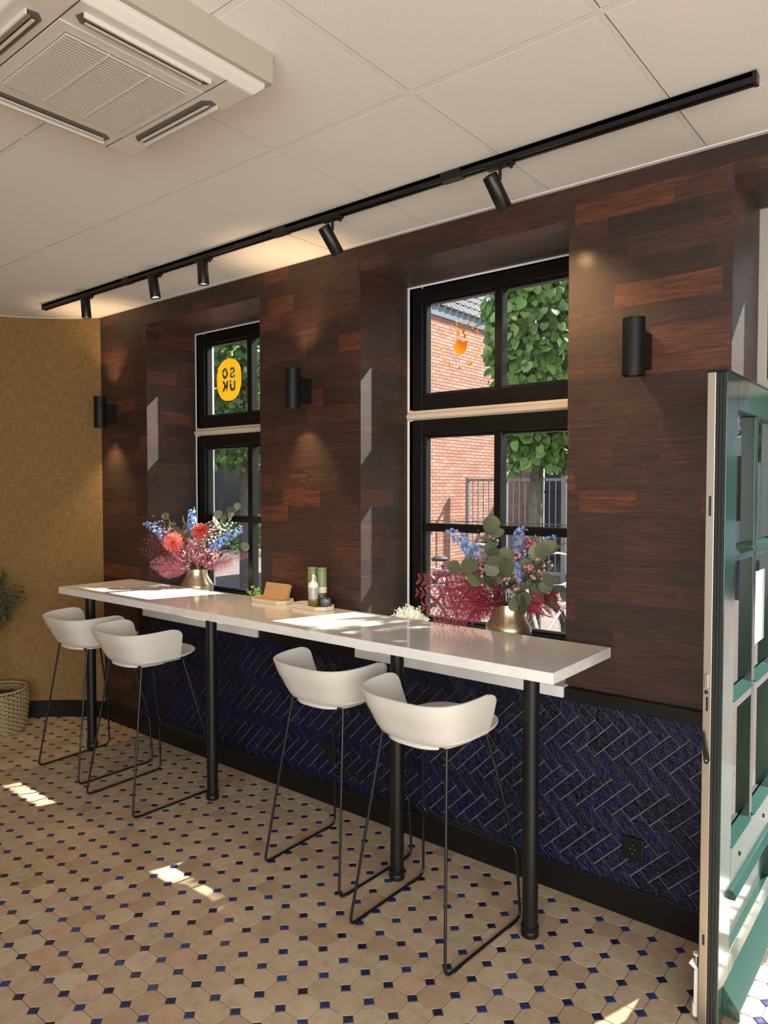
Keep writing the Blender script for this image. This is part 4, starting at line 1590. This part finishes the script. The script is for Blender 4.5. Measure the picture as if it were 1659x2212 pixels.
for (r, up, d), mt, lab in (((.06, .55, .08), 'pink_fl', 'pink flower spray at the top of the right bouquet'), ((.11, .44, .12), 'pink_fl', 'pink flower spray in the right front of the right bouquet'), ((-.13, .45, .03), 'pink_fl', 'pink flower spray above the burgundy fern of the right bouquet'), ((.0, .38, .14), 'pink_fl', 'pink flower spray low in the middle of the right bouquet'), ((.17, .42, .02), 'white_fl', 'cream flower spray at the right of the right bouquet'), ((-.10, .55, -.05), 'white_fl', 'cream flower spray behind the tallest eucalyptus of the right bouquet')):
    tip = P3(V2, r, up, d)
    spray(rim(V2, tip.x - V2.x, tip.y - V2.y), tip, lab, 'right bouquet sprays ' + mt.split('_')[0], mt, 52, .070, .0085)

# -- silver heather ball and green sprig on the sills
s = thing('heather_pot', 'small pot of silvery heather at the left of the near window sill', 'potted plant', (-.905, .235, .855))
MB().lathe([(0, 0), (.045, 0), (.058, .085), (.060, .09), (.054, .09), (.05, .07), (0, .068)], 24).build('pot', M['white_plastic'], s, smooth=40)
m = MB()
for k in range(420):
    d = Vector((RL.gauss(0, 1), RL.gauss(0, 1), abs(RL.gauss(.25, .7)))).normalized()
    L = RL.uniform(.075, .112)
    c = Vector((0, 0, .095))
    q = d.orthogonal().normalized()
    w = .0011
    m.add([c + d * .04 + q * w, c + d * .04 - q * w, c + d * L], [(0, 1, 2)])
    for j in range(3):
        e = c + d * (L * (.7 + .1 * j))
        u = (d.orthogonal() * math.cos(j * 2.1 + k) + d.cross(d.orthogonal()) * math.sin(j * 2.1 + k)).normalized()
        m.add([e, e + u * .010 + d * .006, e + d * .008], [(0, 1, 2)])
tag(m.build('sprigs', M['heather'], s), kind='stuff')

s = thing('herb_pot', 'small bright green potted herb at the right of the far window sill', 'potted plant', (-2.055, .235, .855))
MB().lathe([(0, 0), (.04, 0), (.05, .085), (.052, .09), (.046, .09), (.043, .07), (0, .068)], 24).build('pot', M['white_plastic'], s, smooth=40)
m = MB()
for k in range(260):
    d = Vector((RL.gauss(0, 1), RL.gauss(0, 1), abs(RL.gauss(.5, .7)))).normalized()
    c = Vector((0, 0, .085)) + d * RL.uniform(.03, .115)
    u = Vector((RL.gauss(0, 1), RL.gauss(0, 1), RL.gauss(.6, .6))).normalized()
    w = u.orthogonal().normalized() * .008
    m.add([c, c + u * .012 + w, c + u * .026, c + u * .012 - w], [(0, 1, 2, 3)])
tag(m.build('leaves', M['lime'], s), kind='stuff')

# ---------------------------------------------------------------- olive tree in a woven basket, by the curved wall
BX, BY = -3.790, -.615
s = thing('plant_basket', 'round woven cane basket planter on the floor by the curved wall', 'basket', (BX, BY, 0))
t = NT('woven_cane')
t.set(color=t.ramp(t.noise(t.pos((1, 1, 5)), 40, 3), [(.3, (.22, .16, .075)), (.7, (.46, .37, .20))]), rough=.6)
M['cane'] = t.m
m = MB()
HB, rows_, ns = .285, 19, 40
def rad(z):
    return .168 + .022 * math.sin(PI * min(1, z / HB) * .72)
for i in range(rows_):
    z = .008 + (HB - .03) * i / (rows_ - 1)
    ptsr = []
    for k in range(ns * 2):
        a = 2 * PI * k / (ns * 2)
        rr = rad(z) + .0055 * (1 if (k + i * 2) % 4 < 2 else -1)
        ptsr.append((rr * math.cos(a), rr * math.sin(a), z))
    o = MB().tube(ptsr, .0066, 5, closed=True).build('weave_strand', M['cane'], s, smooth=70)
for k in range(ns):
    a = 2 * PI * (k + .5) / ns
    m.tube([((rad(z) - .001) * math.cos(a), (rad(z) - .001) * math.sin(a), z) for z in [HB * q / 6 for q in range(7)]], .0035, 5)
tag(m.build('stakes', M['cane'], s), kind='stuff')
MB().tube([((rad(HB)) * math.cos(2 * PI * k / 48), rad(HB) * math.sin(2 * PI * k / 48), HB) for k in range(48)], .009, 8, closed=True).build('rim', M['cane'], s, smooth=70)
MB().lathe([(0, .012), (.155, .012), (.160, .20), (.16, .235), (0, .240)], 36).build('soil', M['soil'], s, smooth=30)

s = thing('olive_tree', 'small olive tree growing in the cane basket at the left edge', 'tree', (BX, BY, .236))
t = NT('grey_bark'); t.set(color=t.ramp(t.noise(t.pos((1, 1, .3)), 60, 4), [(.3, (.07, .055, .04)), (.7, (.19, .16, .12))]), rough=.9); t.bump(t.noise(t.pos((1, 1, .3)), 60, 4), .5, .004)
M['bark'] = t.m
trunk = bez((0, 0, 0), (.012, -.012, .30), (-.008, .004, .55), 8)
MB().tube(trunk, [.013, .0125, .012, .0115, .011, .0105, .010, .010, .009], 10).build('trunk', M['bark'], s, smooth=60)
M['olive_leaf'] = leafy('olive_leaf', (.035, .050, .022), (.10, .13, .075), .5, .15)
twigs, lv_ = MB(), MB()
for k in range(60):
    d = Vector((RL.gauss(0, 1), RL.gauss(0, 1), RL.gauss(.25, .75))).normalized()
    p0 = trunk[5 + RL.randint(0, 3)]
    p2 = Vector((0, 0, .66)) + Vector((d.x * .165, d.y * .165, d.z * .20)) * RL.uniform(.7, 1.08)
    P = bez(p0, (p0 + p2) / 2 + Vector((0, 0, .03)), p2, 8)
    twigs.tube(P, [.0022 - .00018 * i for i in range(9)], 4)
    for i in range(3, 9):
        for j in range(4):
            e = Vector((RL.gauss(0, 1), RL.gauss(0, 1), RL.gauss(.1, 1))).normalized()
            e = (e + (P[i] - P[i - 1]).normalized() * .9).normalized()
            L = RL.uniform(.028, .045)
            w = e.orthogonal().normalized() * (L * .11)
            c = P[i]
            lv_.add([c, c + e * (L * .45) + w, c + e * L, c + e * (L * .45) - w], [(0, 1, 2, 3)])
twigs.build('twigs', M['bark'], s)
tag(lv_.build('leaves', M['olive_leaf'], s), kind='stuff')

# ---------------------------------------------------------------- lettering on the panes
t = NT('orange_film'); t.set(color=(.90, .40, .045), rough=.35)
tl = t.n('ShaderNodeBsdfTranslucent'); tl.inputs[0].default_value = (1.0, .50, .07, 1)
mx = t.n('ShaderNodeMixShader'); mx.inputs[0].default_value = .6
t.l(t.b.outputs[0], mx.inputs[1]); t.l(tl.outputs[0], mx.inputs[2]); t.l(mx.outputs[0], t.out.inputs[0])
M['film'] = t.m
YD = REVEAL + .0347


def text_mesh(txt, size, bold=.018):
    cu = bpy.data.curves.new('lettering', 'FONT')
    cu.body = txt
    cu.size = size
    cu.align_x = 'CENTER'
    cu.align_y = 'CENTER'
    cu.extrude = .004
    cu.offset = size * bold
    o = bpy.data.objects.new('lettering', cu)
    COL.objects.link(o)
    bpy.context.view_layer.update()
    me = bpy.data.meshes.new_from_object(o.evaluated_get(bpy.context.evaluated_depsgraph_get()))
    bpy.data.objects.remove(o)
    return me


# oval sticker with letters cut out of it, to be read from the street
st = link('window_sticker', None)
st.location = (-2.585, YD, 2.391)
tag(st, 'oval orange window sticker with cut-out letters reading SOUK from the street', 'sticker')
oval = []
for i in range(56):
    a = 2 * PI * i / 56
    c, s_ = math.cos(a), math.sin(a)
    oval.append((.127 * math.copysign(abs(c) ** .86, c), .142 * math.copysign(abs(s_) ** .86, s_)))
from mathutils.geometry import tessellate_polygon
GL = {
    'U': [(0, 1), (.3, 1), (.3, .38), (.34, .28), (.43, .25), (.52, .28), (.56, .38), (.56, 1), (.86, 1), (.86, .36), (.78, .13), (.62, .02), (.43, 0), (.24, .02), (.08, .13), (0, .36)],
    'K': [(0, 0), (0, 1), (.3, 1), (.3, .62), (.52, 1), (.88, 1), (.56, .55), (.9, 0), (.54, 0), (.36, .32), (.3, .24), (.3, 0)],
    'O': [(.43 + .43 * math.cos(2 * PI * i / 28), .5 + .5 * math.sin(2 * PI * i / 28)) for i in range(28)],
    'S': [(.80, .72), (.52, .72), (.5, .79), (.42, .80), (.33, .77), (.33, .70), (.45, .63), (.66, .55), (.80, .44), (.84, .29), (.78, .12), (.62, .02), (.42, 0), (.2, .03), (.05, .14), (0, .30), (.29, .31), (.34, .22), (.44, .20), (.54, .24), (.55, .31), (.46, .38), (.22, .46), (.08, .56), (.04, .70), (.1, .87), (.24, .97), (.44, 1), (.62, .98), (.76, .88)],
}
LS = .076


def glyph(ch, dx, dz):
    """letter outline in the pane, right way round for someone in the street"""
    return [(dx - (a - .43) * LS * .98, dz + (b - .5) * LS) for a, b in GL[ch]]


holes = [glyph('S', .038, .045), glyph('O', -.042, .045), glyph('U', .038, -.042), glyph('K', -.042, -.042)]


def film(loops):
    flat_ = [p for lp in loops for p in lp]
    tris = tessellate_polygon([[Vector((a, b, 0)) for a, b in lp] for lp in loops])
    n = len(flat_)
    v = [(a, -.0006, b) for a, b in flat_] + [(a, .0006, b) for a, b in flat_]
    f = [tuple(t_) for t_ in tris] + [tuple(i + n for i in t_)[::-1] for t_ in tris]
    k = 0
    for lp in loops:
        m_ = len(lp)
        f += [(k + i, k + (i + 1) % m_, n + k + (i + 1) % m_, n + k + i) for i in range(m_)]
        k += m_
    MB().add(v, f).build('film', M['film'], st)


film([oval] + holes)
film([[(-.042 + .012 * math.cos(2 * PI * i / 16), .045 + .017 * math.sin(2 * PI * i / 16)) for i in range(16)]])

# round sticker: ring of small letters and a steaming bowl
st = link('window_sticker', None)
st.location = (-.722, YD, 2.393)
tag(st, 'round orange window sticker with a ring of letters and a steaming bowl', 'sticker')
RR = .117
for k, ch in enumerate('HEALTHY'):
    ang = math.radians(30 + k * 17.5)            # from the right round over the top, as seen from the room
    me = text_mesh(ch, .030)
    rot = -(ang - PI / 2)
    for vv in me.vertices:
        x, y, z = vv.co
        x, y = -x, y                              # seen from behind
        c, s_ = math.cos(-rot), math.sin(-rot)
        x, y = x * c - y * s_, x * s_ + y * c
        vv.co = (x, z * .15, y)
    me.materials.clear(); me.materials.append(M['film'])
    o = link('letter', me, st)
    o.location = (RR * math.cos(ang), 0, RR * math.sin(ang))
for k, deg in enumerate((-17, -35, -55, -62, -92, -126, -145, -163, -180)):
    ang = math.radians(deg)
    q = [(-.010, -.008), (.004, -.010), (.010, .001), (.003, .009), (-.006, .004)]
    c, s_ = math.cos(ang + k), math.sin(ang + k)
    o = MB().prism([(a * c - b * s_, a * s_ + b * c) for a, b in q], -.0006, .0006, 'y').build('ring_mark', M['film'], st)
    o.location = (RR * math.cos(ang), 0, RR * math.sin(ang))
bowl = [(-.043, .004), (-.038, -.022), (-.024, -.040), (0, -.047), (.024, -.040), (.038, -.022), (.043, .006), (.044, .022), (.020, .018), (.004, .026), (-.012, .034), (-.024, .032), (-.030, .016)]
MB().prism(bowl, -.0006, .0006, 'y').build('bowl', M['film'], st)
for x, z, w, h in ((-.014, .070, .011, .017), (.018, .072, .009, .012), (.028, .046, .008, .012)):
    MB().prism([(x + w * math.cos(2 * PI * i / 14), z + h * math.sin(2 * PI * i / 14)) for i in range(14)], -.0006, .0006, 'y').build('steam', M['film'], st)

# ================================================================== the street
RE = random.Random(23)
t = NT('street_clinkers')
br = t.n('ShaderNodeTexBrick')
br.offset = .5
br.inputs['Scale'].default_value = 1.0
br.inputs['Brick Width'].default_value = .21
br.inputs['Row Height'].default_value = .07
br.inputs['Mortar Size'].default_value = .004
br.inputs['Color1'].default_value = (.135, .088, .078, 1)
br.inputs['Color2'].default_value = (.18, .128, .115, 1)
br.inputs['Mortar'].default_value = (.08, .065, .055, 1)
t.l(t.pos(), br.inputs['Vector'])
t.set(color=t.mix(br.outputs[0], (.11, .095, .085), t.ramp(t.noise(t.pos(), 1.3, 4), [(.4, (0, 0, 0)), (.7, (.6, .6, .6))])), rough=.85)
M['clinker'] = t.m
t = NT('pavement_slab')
br = t.n('ShaderNodeTexBrick'); br.offset = .5
br.inputs['Scale'].default_value = 1.0; br.inputs['Brick Width'].default_value = .3; br.inputs['Row Height'].default_value = .3; br.inputs['Mortar Size'].default_value = .004
br.inputs['Color1'].default_value = (.15, .142, .135, 1); br.inputs['Color2'].default_value = (.18, .172, .16, 1); br.inputs['Mortar'].default_value = (.09, .085, .075, 1)
t.l(t.pos(), br.inputs['Vector']); t.set(color=br.outputs[0], rough=.85)
M['slab'] = t.m
t = NT('red_brick')
r = t.rnd()
t.set(color=t.ramp(r, [(0, (.42, .19, .13)), (.5, (.50, .245, .175)), (1, (.58, .31, .23))]), rough=.85)
M['brick'] = t.m
M['mortar'] = flat('brick_mortar', (.50, .42, .36), .9)
M['roof_tile'] = flat('dark_roof_tile', (.022, .026, .032), .34, 0, spec=.45)
M['gutter'] = flat('zinc_gutter', (.17, .20, .24), .45)
M['navy'] = flat('dark_blue_panel', (.045, .060, .085), .5)
M['grey_tube'] = flat('grey_coated_tube', (.20, .22, .24), .45)
M['orange_cap'] = flat('orange_beacon', (.95, .30, .01), .4)
M['facade_dark'] = flat('dark_shop_front', (.040, .036, .035), .5)
M['shop_glass'] = flat('dark_shop_glass', (.025, .030, .035), .08)
M['gold'] = flat('gold_lettering', (.55, .42, .20), .5)

struct(MB().box(-40, 30, .525, 40, -.30, -.02).build('ground_street', M['clinker']))
struct(MB().box(-40, 30, .525, 1.9, -.29, -.012).build('ground_pavement', M['slab']))

# ---------------------------------------------------------------- brick house on the left, its long side seen through the near window
WX = -6.30
BY0, BY1, EZ = 6.9, 12.55, 4.82
house = thing('brick_house', 'red brick house with a dark tiled roof across the street', 'house', (WX, BY0, -.02))
MB().box(-1.2, -.012, 0, BY1 - BY0, 0, EZ + .02).build('wall', M['mortar'], house)
items = []
bl, bh, bd = .210, .0520, .012
z, row = 0.01, 0
while z < EZ - .05:
    y = -.11 if row % 2 else 0
    while y < BY1 - BY0 - .02:
        y0, y1 = max(0, y), min(BY1 - BY0, y + bl)
        if y1 - y0 > .04:
            rk = view_rank((WX, BY0 + (y0 + y1) / 2, z))
            items.append((y0, y1, z, rk))
        y += bl + .0105
    z += .0625
    row += 1
full = MB().box(-.014, 0, -bl / 2, bl / 2, -bh / 2, bh / 2).mesh('brick', M['brick'])
its = []
for y0, y1, z, rk in items:
    c = ((0), (y0 + y1) / 2, z + bh / 2)
    if y1 - y0 > bl - .001:
        its.append((full, c, rk))
    else:
        its.append((MB().box(-.014, 0, -(y1 - y0) / 2, (y1 - y0) / 2, -bh / 2, bh / 2), c, rk))
# bricks hidden by the wall beside the window rank behind those one sees through the panes
def through_pane(p):
    q = proj(p)
    return q is not None and ((912 < q[0] < 1235 and 560 < q[1] < 1380))
its = [(a, c, rk if through_pane((WX, BY0 + c[1], c[2])) else rk + 500) for a, c, rk in its]
pieces(house, 'brick', 'bricks', its, M['brick'], 300)
# gutter and roof: pantiles on a 45 degree slope
MB().box(-.10, .035, -.1, BY1 - BY0 + .1, EZ - .02, EZ + .20).build('gutter', M['gutter'], house, bevel=.01)
MB().prism([(.02, EZ + .20), (-1.18, EZ + 1.40), (-1.2, EZ + .20)], -.05, BY1 - BY0 + .05, 'y').build('roof_boards', M['facade_dark'], house)
tw, tl_ = .205, .33
pv, pf = [], []
NX = 8
for i in range(NX + 1):
    u = i / NX
    h_ = .030 * math.sin(u * PI * 1.0) ** 2 + (.012 if u > .85 else 0)
    for w_, l_, dz in ((u * tw, 0, .018), (u * tw, tl_ + .04, .0), (u * tw, 0, 0)):
        pv.append((w_, l_, h_ + dz))
for i in range(NX):
    a, b = 3 * i, 3 * i + 3
    pf += [(a, b, b + 1, a + 1), (a + 2, b + 2, b, a)]
# turn it into the slope: local (w along y, l up the slope, h off it)
c45 = math.sqrt(.5)
def slope(w_, l_, h_):
    return (-l_ * c45 + h_ * c45, w_, l_ * c45 + h_ * c45)
ME_PAN = MB().add([slope(*p) for p in pv], pf).mesh('roof_tile', M['roof_tile'], 50)
ri = []
for i in range(int((BY1 - BY0 + .1) / tw)):
    for j in range(5):
        c = (.05 - j * tl_ * c45, -.05 + i * tw, EZ + .17 + j * tl_ * c45)
        ri.append((ME_PAN, c, view_rank((WX + c[0], BY0 + c[1], c[2]), 0)))
ri = [(a, c, rk if through_pane((WX + c[0], BY0 + c[1], c[2])) else rk + 500) for a, c, rk in ri]
pieces(house, 'roof_tile', 'roof_tiles', ri, M['roof_tile'], 300)

# ---------------------------------------------------------------- dark panelled shed and downpipe at the right end of the brick wall
s = thing('dark_shed', 'dark blue grey panelled shed at the far end of the brick wall', 'shed', (-6.0, 12.6, -.02))
MB().box(-.3, 3.6, 0, 2.5, 0, 3.4).build('wall', M['navy'], s)
for x in (.55, 1.35, 2.15, 2.95):
    MB().box(x, x + .02, -.02, 0, 0, 3.4).build('batten', M['facade_dark'], s)
MB().box(-.3, 3.6, -.03, 0, 1.55, 1.60).build('band', M['facade_dark'], s)
tag(MB().cyl((-4.02, 10.6, -.02), (-4.02, 10.6, 3.6), .055, n=14).build('lamp_post', M['gutter'], smooth=40), 'light grey steel post before the dark shed', 'post')

# ---------------------------------------------------------------- bar fence with its gate, from the brick wall to the shed
FY, FH = 9.05, 1.84
fence = thing('bar_fence', 'dark steel bar fence standing between brick house and trees', 'fence', (0, FY, -.02))
gate = thing('bar_gate', 'dark steel bar gate next to the brick wall', 'gate', (-6.18, FY, -.02))
def post(par, x, w=.09, h=FH + .05):
    MB().box(x - w / 2, x + w / 2, -w / 2, w / 2, 0, h).build('post', M['grey_tube'], par)
for x in (-5.33, -4.15, -2.6):
    post(fence, x)
for a, b in ((-5.28, -4.2), (-4.1, -2.65)):
    for z in (.12, FH - .05):
        MB().box(a, b, -.02, .02, z, z + .05).build('rail', M['grey_tube'], fence)
    n = int((b - a) / .115)
    for i in range(1, n):
        x = a + (b - a) * i / n
        MB().cyl((x, 0, .15), (x, 0, FH - .04), .010, n=6, caps=False).build('bar', M['grey_tube'], fence)
for x in (.04, .74):
    post(gate, x, .06, FH + .02)
for z in (.12, FH - .05):
    MB().box(.04, .74, -.02, .02, z, z + .05).build('rail', M['grey_tube'], gate)
for i in range(1, 6):
    MB().cyl((.04 + .70 * i / 6, 0, .15), (.04 + .70 * i / 6, 0, FH - .04), .010, n=6, caps=False).build('bar', M['grey_tube'], gate)
MB().box(.66, .78, -.05, .05, .95, 1.08).build('lock_box', M['grey_tube'], gate)
MB().prism([(.70, FH + .03), (.80, FH + .03), (.79, FH + .13), (.71, FH + .15)], -.05, .05, 'y').build('beacon', M['orange_cap'], gate, bevel=.01)

# ---------------------------------------------------------------- dark shop front seen through the far window, plain houses across the street
s = thing('shop_front', 'dark shop front with gold lettering seen through the far window', 'shop', (-19.2, 13.5, -.02))
MB().box(-5, 6.4, 0, 4, 0, 5.2).build('wall', M['facade_dark'], s)
for x in (-3.6, -1.7, .2, 2.1, 3.9):
    MB().box(x, x + 1.35, -.04, 0, .5, 2.7).build('shop_window', M['shop_glass'], s)
    MB().box(x - .06, x + 1.41, -.07, 0, .42, .50).build('window_ledge', M['gutter'], s)
for k, txt in enumerate(('FLA', '94')):
    me = text_mesh(txt, .30 if k == 0 else .20)
    for vv in me.vertices:
        x, y, z = vv.co
        vv.co = (x, -z, y)
    me.materials.clear(); me.materials.append(M['gold'])
    o = link('lettering', me, s)
    o.location = (2.85, -.06, 2.25 - .75 * k)
s = thing('white_house', 'pale rendered house across the street behind the trees', 'house', (4.5, 15.5, -.02))
MB().box(-8.5, 9, 0, 6, 0, 6.2).build('wall', M['ext_white'], s)
for x in (-6.5, -3.5, -.5, 2.5, 5.5):
    for z in (.9, 3.7):
        MB().box(x, x + 1.3, -.05, 0, z, z + 1.5).build('house_window', M['shop_glass'], s)
MB().prism([(-.3, 6.2), (3, 9.2), (6.3, 6.2)], -8.7, 9.2, 'x').build('roof', M['roof_tile'], s)

# ---------------------------------------------------------------- lime trees
def heart():
    pts = [(0, 0), (.30, -.07), (.50, .14), (.50, .42), (.34, .74), (.10, .94), (0, 1.06), (-.10, .94), (-.34, .74), (-.50, .42), (-.50, .14), (-.30, -.07)]
    v = [(x, y, .10 * abs(x) * 1.6) for x, y in pts] + [(0, .45, -.02)]
    return v, [(12, i, (i + 1) % 12) for i in range(12)]


M['lime_tree'] = leafy('lime_tree_leaf', (.040, .090, .022), (.115, .215, .055), .45, .40)
HV, HF = heart()
ME_LEAF = MB().add(HV, HF).mesh('leaf', M['lime_tree'], 80)


t = NT('dark_bark'); t.set(color=t.ramp(t.noise(t.pos((1, 1, .3)), 40, 4), [(.3, (.035, .032, .028)), (.7, (.10, .09, .08))]), rough=.9)
M['dark_bark'] = t.m


def lime_tree(lab, x, y, rx, ry, z0, z1, n, size, parts=0, trunk_r=.075, shift=0.0, stray=0):
    s = thing('lime_tree', lab, 'tree', (x, y, -.02), 0, 'lime trees along the street')
    MB().tube([(0, 0, 0), (.0, 0, z0 * .6), (shift * .5, 0, z0 + .5), (shift, 0, z1 - .6)], [trunk_r * 1.1, trunk_r, trunk_r * .85, trunk_r * .4], 12).build('trunk', M['dark_bark'], s, smooth=60)
    br_ = MB()
    for k in range(16):
        zz = z0 + (z1 - z0) * (k + .5) / 17
        a = k * 2.4
        br_.tube(bez((shift * .7, 0, zz - .15), (shift + math.cos(a) * rx * .5, math.sin(a) * ry * .5, zz + .1), (shift + math.cos(a) * rx * .9, math.sin(a) * ry * .9, zz + .05), 5), [.018, .015, .012, .009, .006, .004], 5)
    tag(br_.build('branches', M['bark'], s), kind='stuff')
    leaves = []
    for k in range(n):
        # shell of an upright rounded crown
        zz = RE.uniform(0, 1)
        w_ = math.sin(PI * min(1, max(0, .10 + .84 * zz))) ** .45
        a = RE.uniform(0, 2 * PI)
        rr = RE.uniform(.55, 1.0) ** .5 if RE.random() < .85 else RE.uniform(.2, .9)
        rr *= 1 + RE.gauss(0, .07)
        p = Vector((shift + rx * w_ * rr * math.cos(a), ry * w_ * rr * math.sin(a), z0 + (z1 - z0) * zz + RE.gauss(0, .08)))
        out = Vector((math.cos(a), math.sin(a), .25)).normalized()
        yd = (Vector((0, 0, -1)) + out * RE.uniform(.1, .9) + Vector((RE.gauss(0, .45), RE.gauss(0, .45), RE.gauss(0, .2)))).normalized()
        zd = (out + Vector((RE.gauss(0, .45), RE.gauss(0, .45), RE.gauss(.25, .4)))).normalized()
        q = _face(yd, zd)
        sz = size * RE.uniform(.65, 1.2)
        if k < stray:                                # loose leaves added left of the crown to dapple the sun
            p = Vector((-rx * RE.uniform(.75, 1.55), RE.uniform(-.5, .5), RE.uniform(z0 + 1.6, z1 - .3)))
        wp = Vector((x, y, -.02)) + p
        leaves.append((p, q, sz, view_rank(wp, 0) + (0 if through_pane(wp) else 800) + .5 * abs(rr - 1)))
    leaves.sort(key=lambda t_: t_[3])
    rest = MB()
    for k, (p, q, sz, rk) in enumerate(leaves):
        if k < parts and rk < 700:
            o = link('leaf', ME_LEAF, s)
            o.location = p
            o.rotation_mode = 'QUATERNION'
            o.rotation_quaternion = q
            o.scale = (sz, sz, sz)
        else:
            rest.add([p + q @ (Vector(v_) * sz) for v_ in HV], HF)
    tag(rest.build('foliage', M['lime_tree'], s, smooth=80), kind='stuff')
    return s


lime_tree('lime tree with a trained leafy crown seen in the near window', -1.935, 3.62, .43, .72, 1.95, 4.75, 5400, .088, 300, .066, .075)
lime_tree('lime tree standing before the door opening, seen only in reflections', 1.22, 3.60, .50, .72, 1.95, 6.4, 4200, .095, 0, .075, .0, 340)
lime_tree('lime tree filling the panes of the far window', -6.35, 3.75, .95, .9, 2.05, 5.2, 5200, .09, 0, .085)
lime_tree('second lime tree behind the first in the far window', -9.6, 4.9, 1.3, 1.1, 2.1, 6.2, 2600, .12, 0, .09)

# low hedge in front of the shop
m = MB()
for k in range(2600):
    p = Vector((RE.uniform(-17.5, -11.5), RE.uniform(9.4, 10.1), RE.uniform(0, .85)))
    e = Vector((RE.gauss(0, 1), RE.gauss(0, 1), RE.gauss(.3, 1))).normalized()
    w_ = e.orthogonal().normalized() * .05
    m.add([p, p + e * .06 + w_, p + e * .13, p + e * .06 - w_], [(0, 1, 2, 3)])
tag(m.build('hedge', M['lime_tree']), 'low green hedge before the dark shop front', 'hedge', kind='stuff')

# ---------------------------------------------------------------- parked bicycles
def bicycle(lab, loc, rz, frame_mat, basket=True, rear_red=True):
    s = thing('bicycle', lab, 'bicycle', loc, rz, 'bicycles parked outside the near window')
    Rw, wb = .335, 1.06
    for nm, cx in (('front_wheel', wb / 2), ('rear_wheel', -wb / 2)):
        N = 36
        w = MB().tube([(cx + Rw * math.cos(2 * PI * i / N), 0, Rw + .02 + Rw * math.sin(2 * PI * i / N)) for i in range(N)], .020, 8, closed=True).build(nm, M['rubber'], s, smooth=70)
        MB().tube([(cx + (Rw - .022) * math.cos(2 * PI * i / N), 0, Rw + .02 + (Rw - .022) * math.sin(2 * PI * i / N)) for i in range(N)], .009, 6, closed=True).build('wheel_rim', M['chrome'], w, smooth=70)
        for i in range(18):
            a = 2 * PI * i / 18
            MB().cyl((cx, .015 * (1 if i % 2 else -1), Rw + .02), (cx + (Rw - .025) * math.cos(a), 0, Rw + .02 + (Rw - .025) * math.sin(a)), .0016, n=4, caps=False).build('spoke', M['chrome'], w)
        MB().cyl((cx, -.035, Rw + .02), (cx, .035, Rw + .02), .018, n=12).build('hub', M['chrome'], w)
        MB().tube([(cx + (Rw + .035) * math.cos(PI * (.05 + .62 * i / 14) + (0 if nm == 'front_wheel' else .33 * PI)), 0, Rw + .02 + (Rw + .035) * math.sin(PI * (.05 + .62 * i / 14) + (0 if nm == 'front_wheel' else .33 * PI))) for i in range(15)], .014, 6).build('mudguard', frame_mat, s, smooth=70)
    fr = MB()
    bb, st_, hd = (-.06, 0, .30), (-.22, 0, .80), (.36, 0, .86)
    for a, b in ((bb, st_), (bb, hd), ((-.20, 0, .70), hd), (hd, (.34, 0, .98)), ((-wb / 2, .05, .355), bb), ((-wb / 2, .05, .355), (-.20, 0, .72)), ((-wb / 2, -.05, .355), bb), ((-wb / 2, -.05, .355), (-.20, 0, .72)), (hd, (wb / 2, .045, .355)), (hd, (wb / 2, -.045, .355))):
        fr.cyl(a, b, .015, n=8)
    fr.build('frame', frame_mat, s, smooth=50)
    MB().tube(fillet([(.22, -.30, 1.06), (.30, -.26, 1.07), (.36, -.08, 1.05), (.36, .08, 1.05), (.30, .26, 1.07), (.22, .30, 1.06)], .08), .011, 8).build('handlebar', M['chrome'], s, smooth=60)
    for sg in (-1, 1):
        MB().cyl((.25, sg * .285, 1.064), (.15, sg * .31, 1.055), .016, n=8).build('grip', M['rubber'], s, smooth=50)
    MB().lathe([(0, 0), (.09, .004), (.10, .03), (.06, .055), (0, .06)], 18, (-.25, 0, .84)).build('saddle', M['rubber'], s, smooth=60)
    MB().cyl((-.22, 0, .78), (-.24, 0, .85), .012, n=8).build('seat_post', M['chrome'], s)
    MB().cyl((bb[0], .03, bb[2]), (bb[0], .045, bb[2]), .075, n=24).build('chain_ring', M['chrome'], s)
    MB().box(-.72, -.30, -.07, .07, .735, .75).build('luggage_rack', M['grey_tube'], s)
    if rear_red:
        MB().box(-.76, -.72, -.045, .045, .70, .75).build('rear_lamp', M['red_lamp'], s, bevel=.008)
    if basket:
        b = MB()
        for z in (.90, .98, 1.06, 1.14):
            b.tube([(.62 + .16 * sx, .15 * sy, z) for sx, sy in ((-1, -1), (1, -1), (1, 1), (-1, 1))], .006, 5, closed=True)
        for k in range(9):
            for sy in (-1, 1):
                b.cyl((.46 + .04 * k, .15 * sy, .88), (.46 + .04 * k, .15 * sy, 1.15), .004, n=4)
        b.build('wire_basket', M['black'], s)
        MB().box(.47, .77, -.14, .14, .88, .89).build('basket_floor', M['black'], s)
    return s


M['red_lamp'] = flat('red_lamp', (.75, .03, .02), .3)
M['bike_black'] = flat('bike_black', (.015, .015, .017), .3)
M['bike_white'] = flat('bike_white', (.62, .63, .64), .3)
bicycle('black city bicycle parked behind the heather, nearest the left of the near window', (-2.30, 3.02, -.02), math.radians(28), M['bike_black'], False)
bicycle('white city bicycle parked behind the right vase outside the near window', (-1.55, 3.12, -.02), math.radians(62), M['bike_white'], True)
bicycle('black bicycle standing farther down the street behind the other bicycles', (-3.1, 4.1, -.02), math.radians(12), M['bike_black'], False)
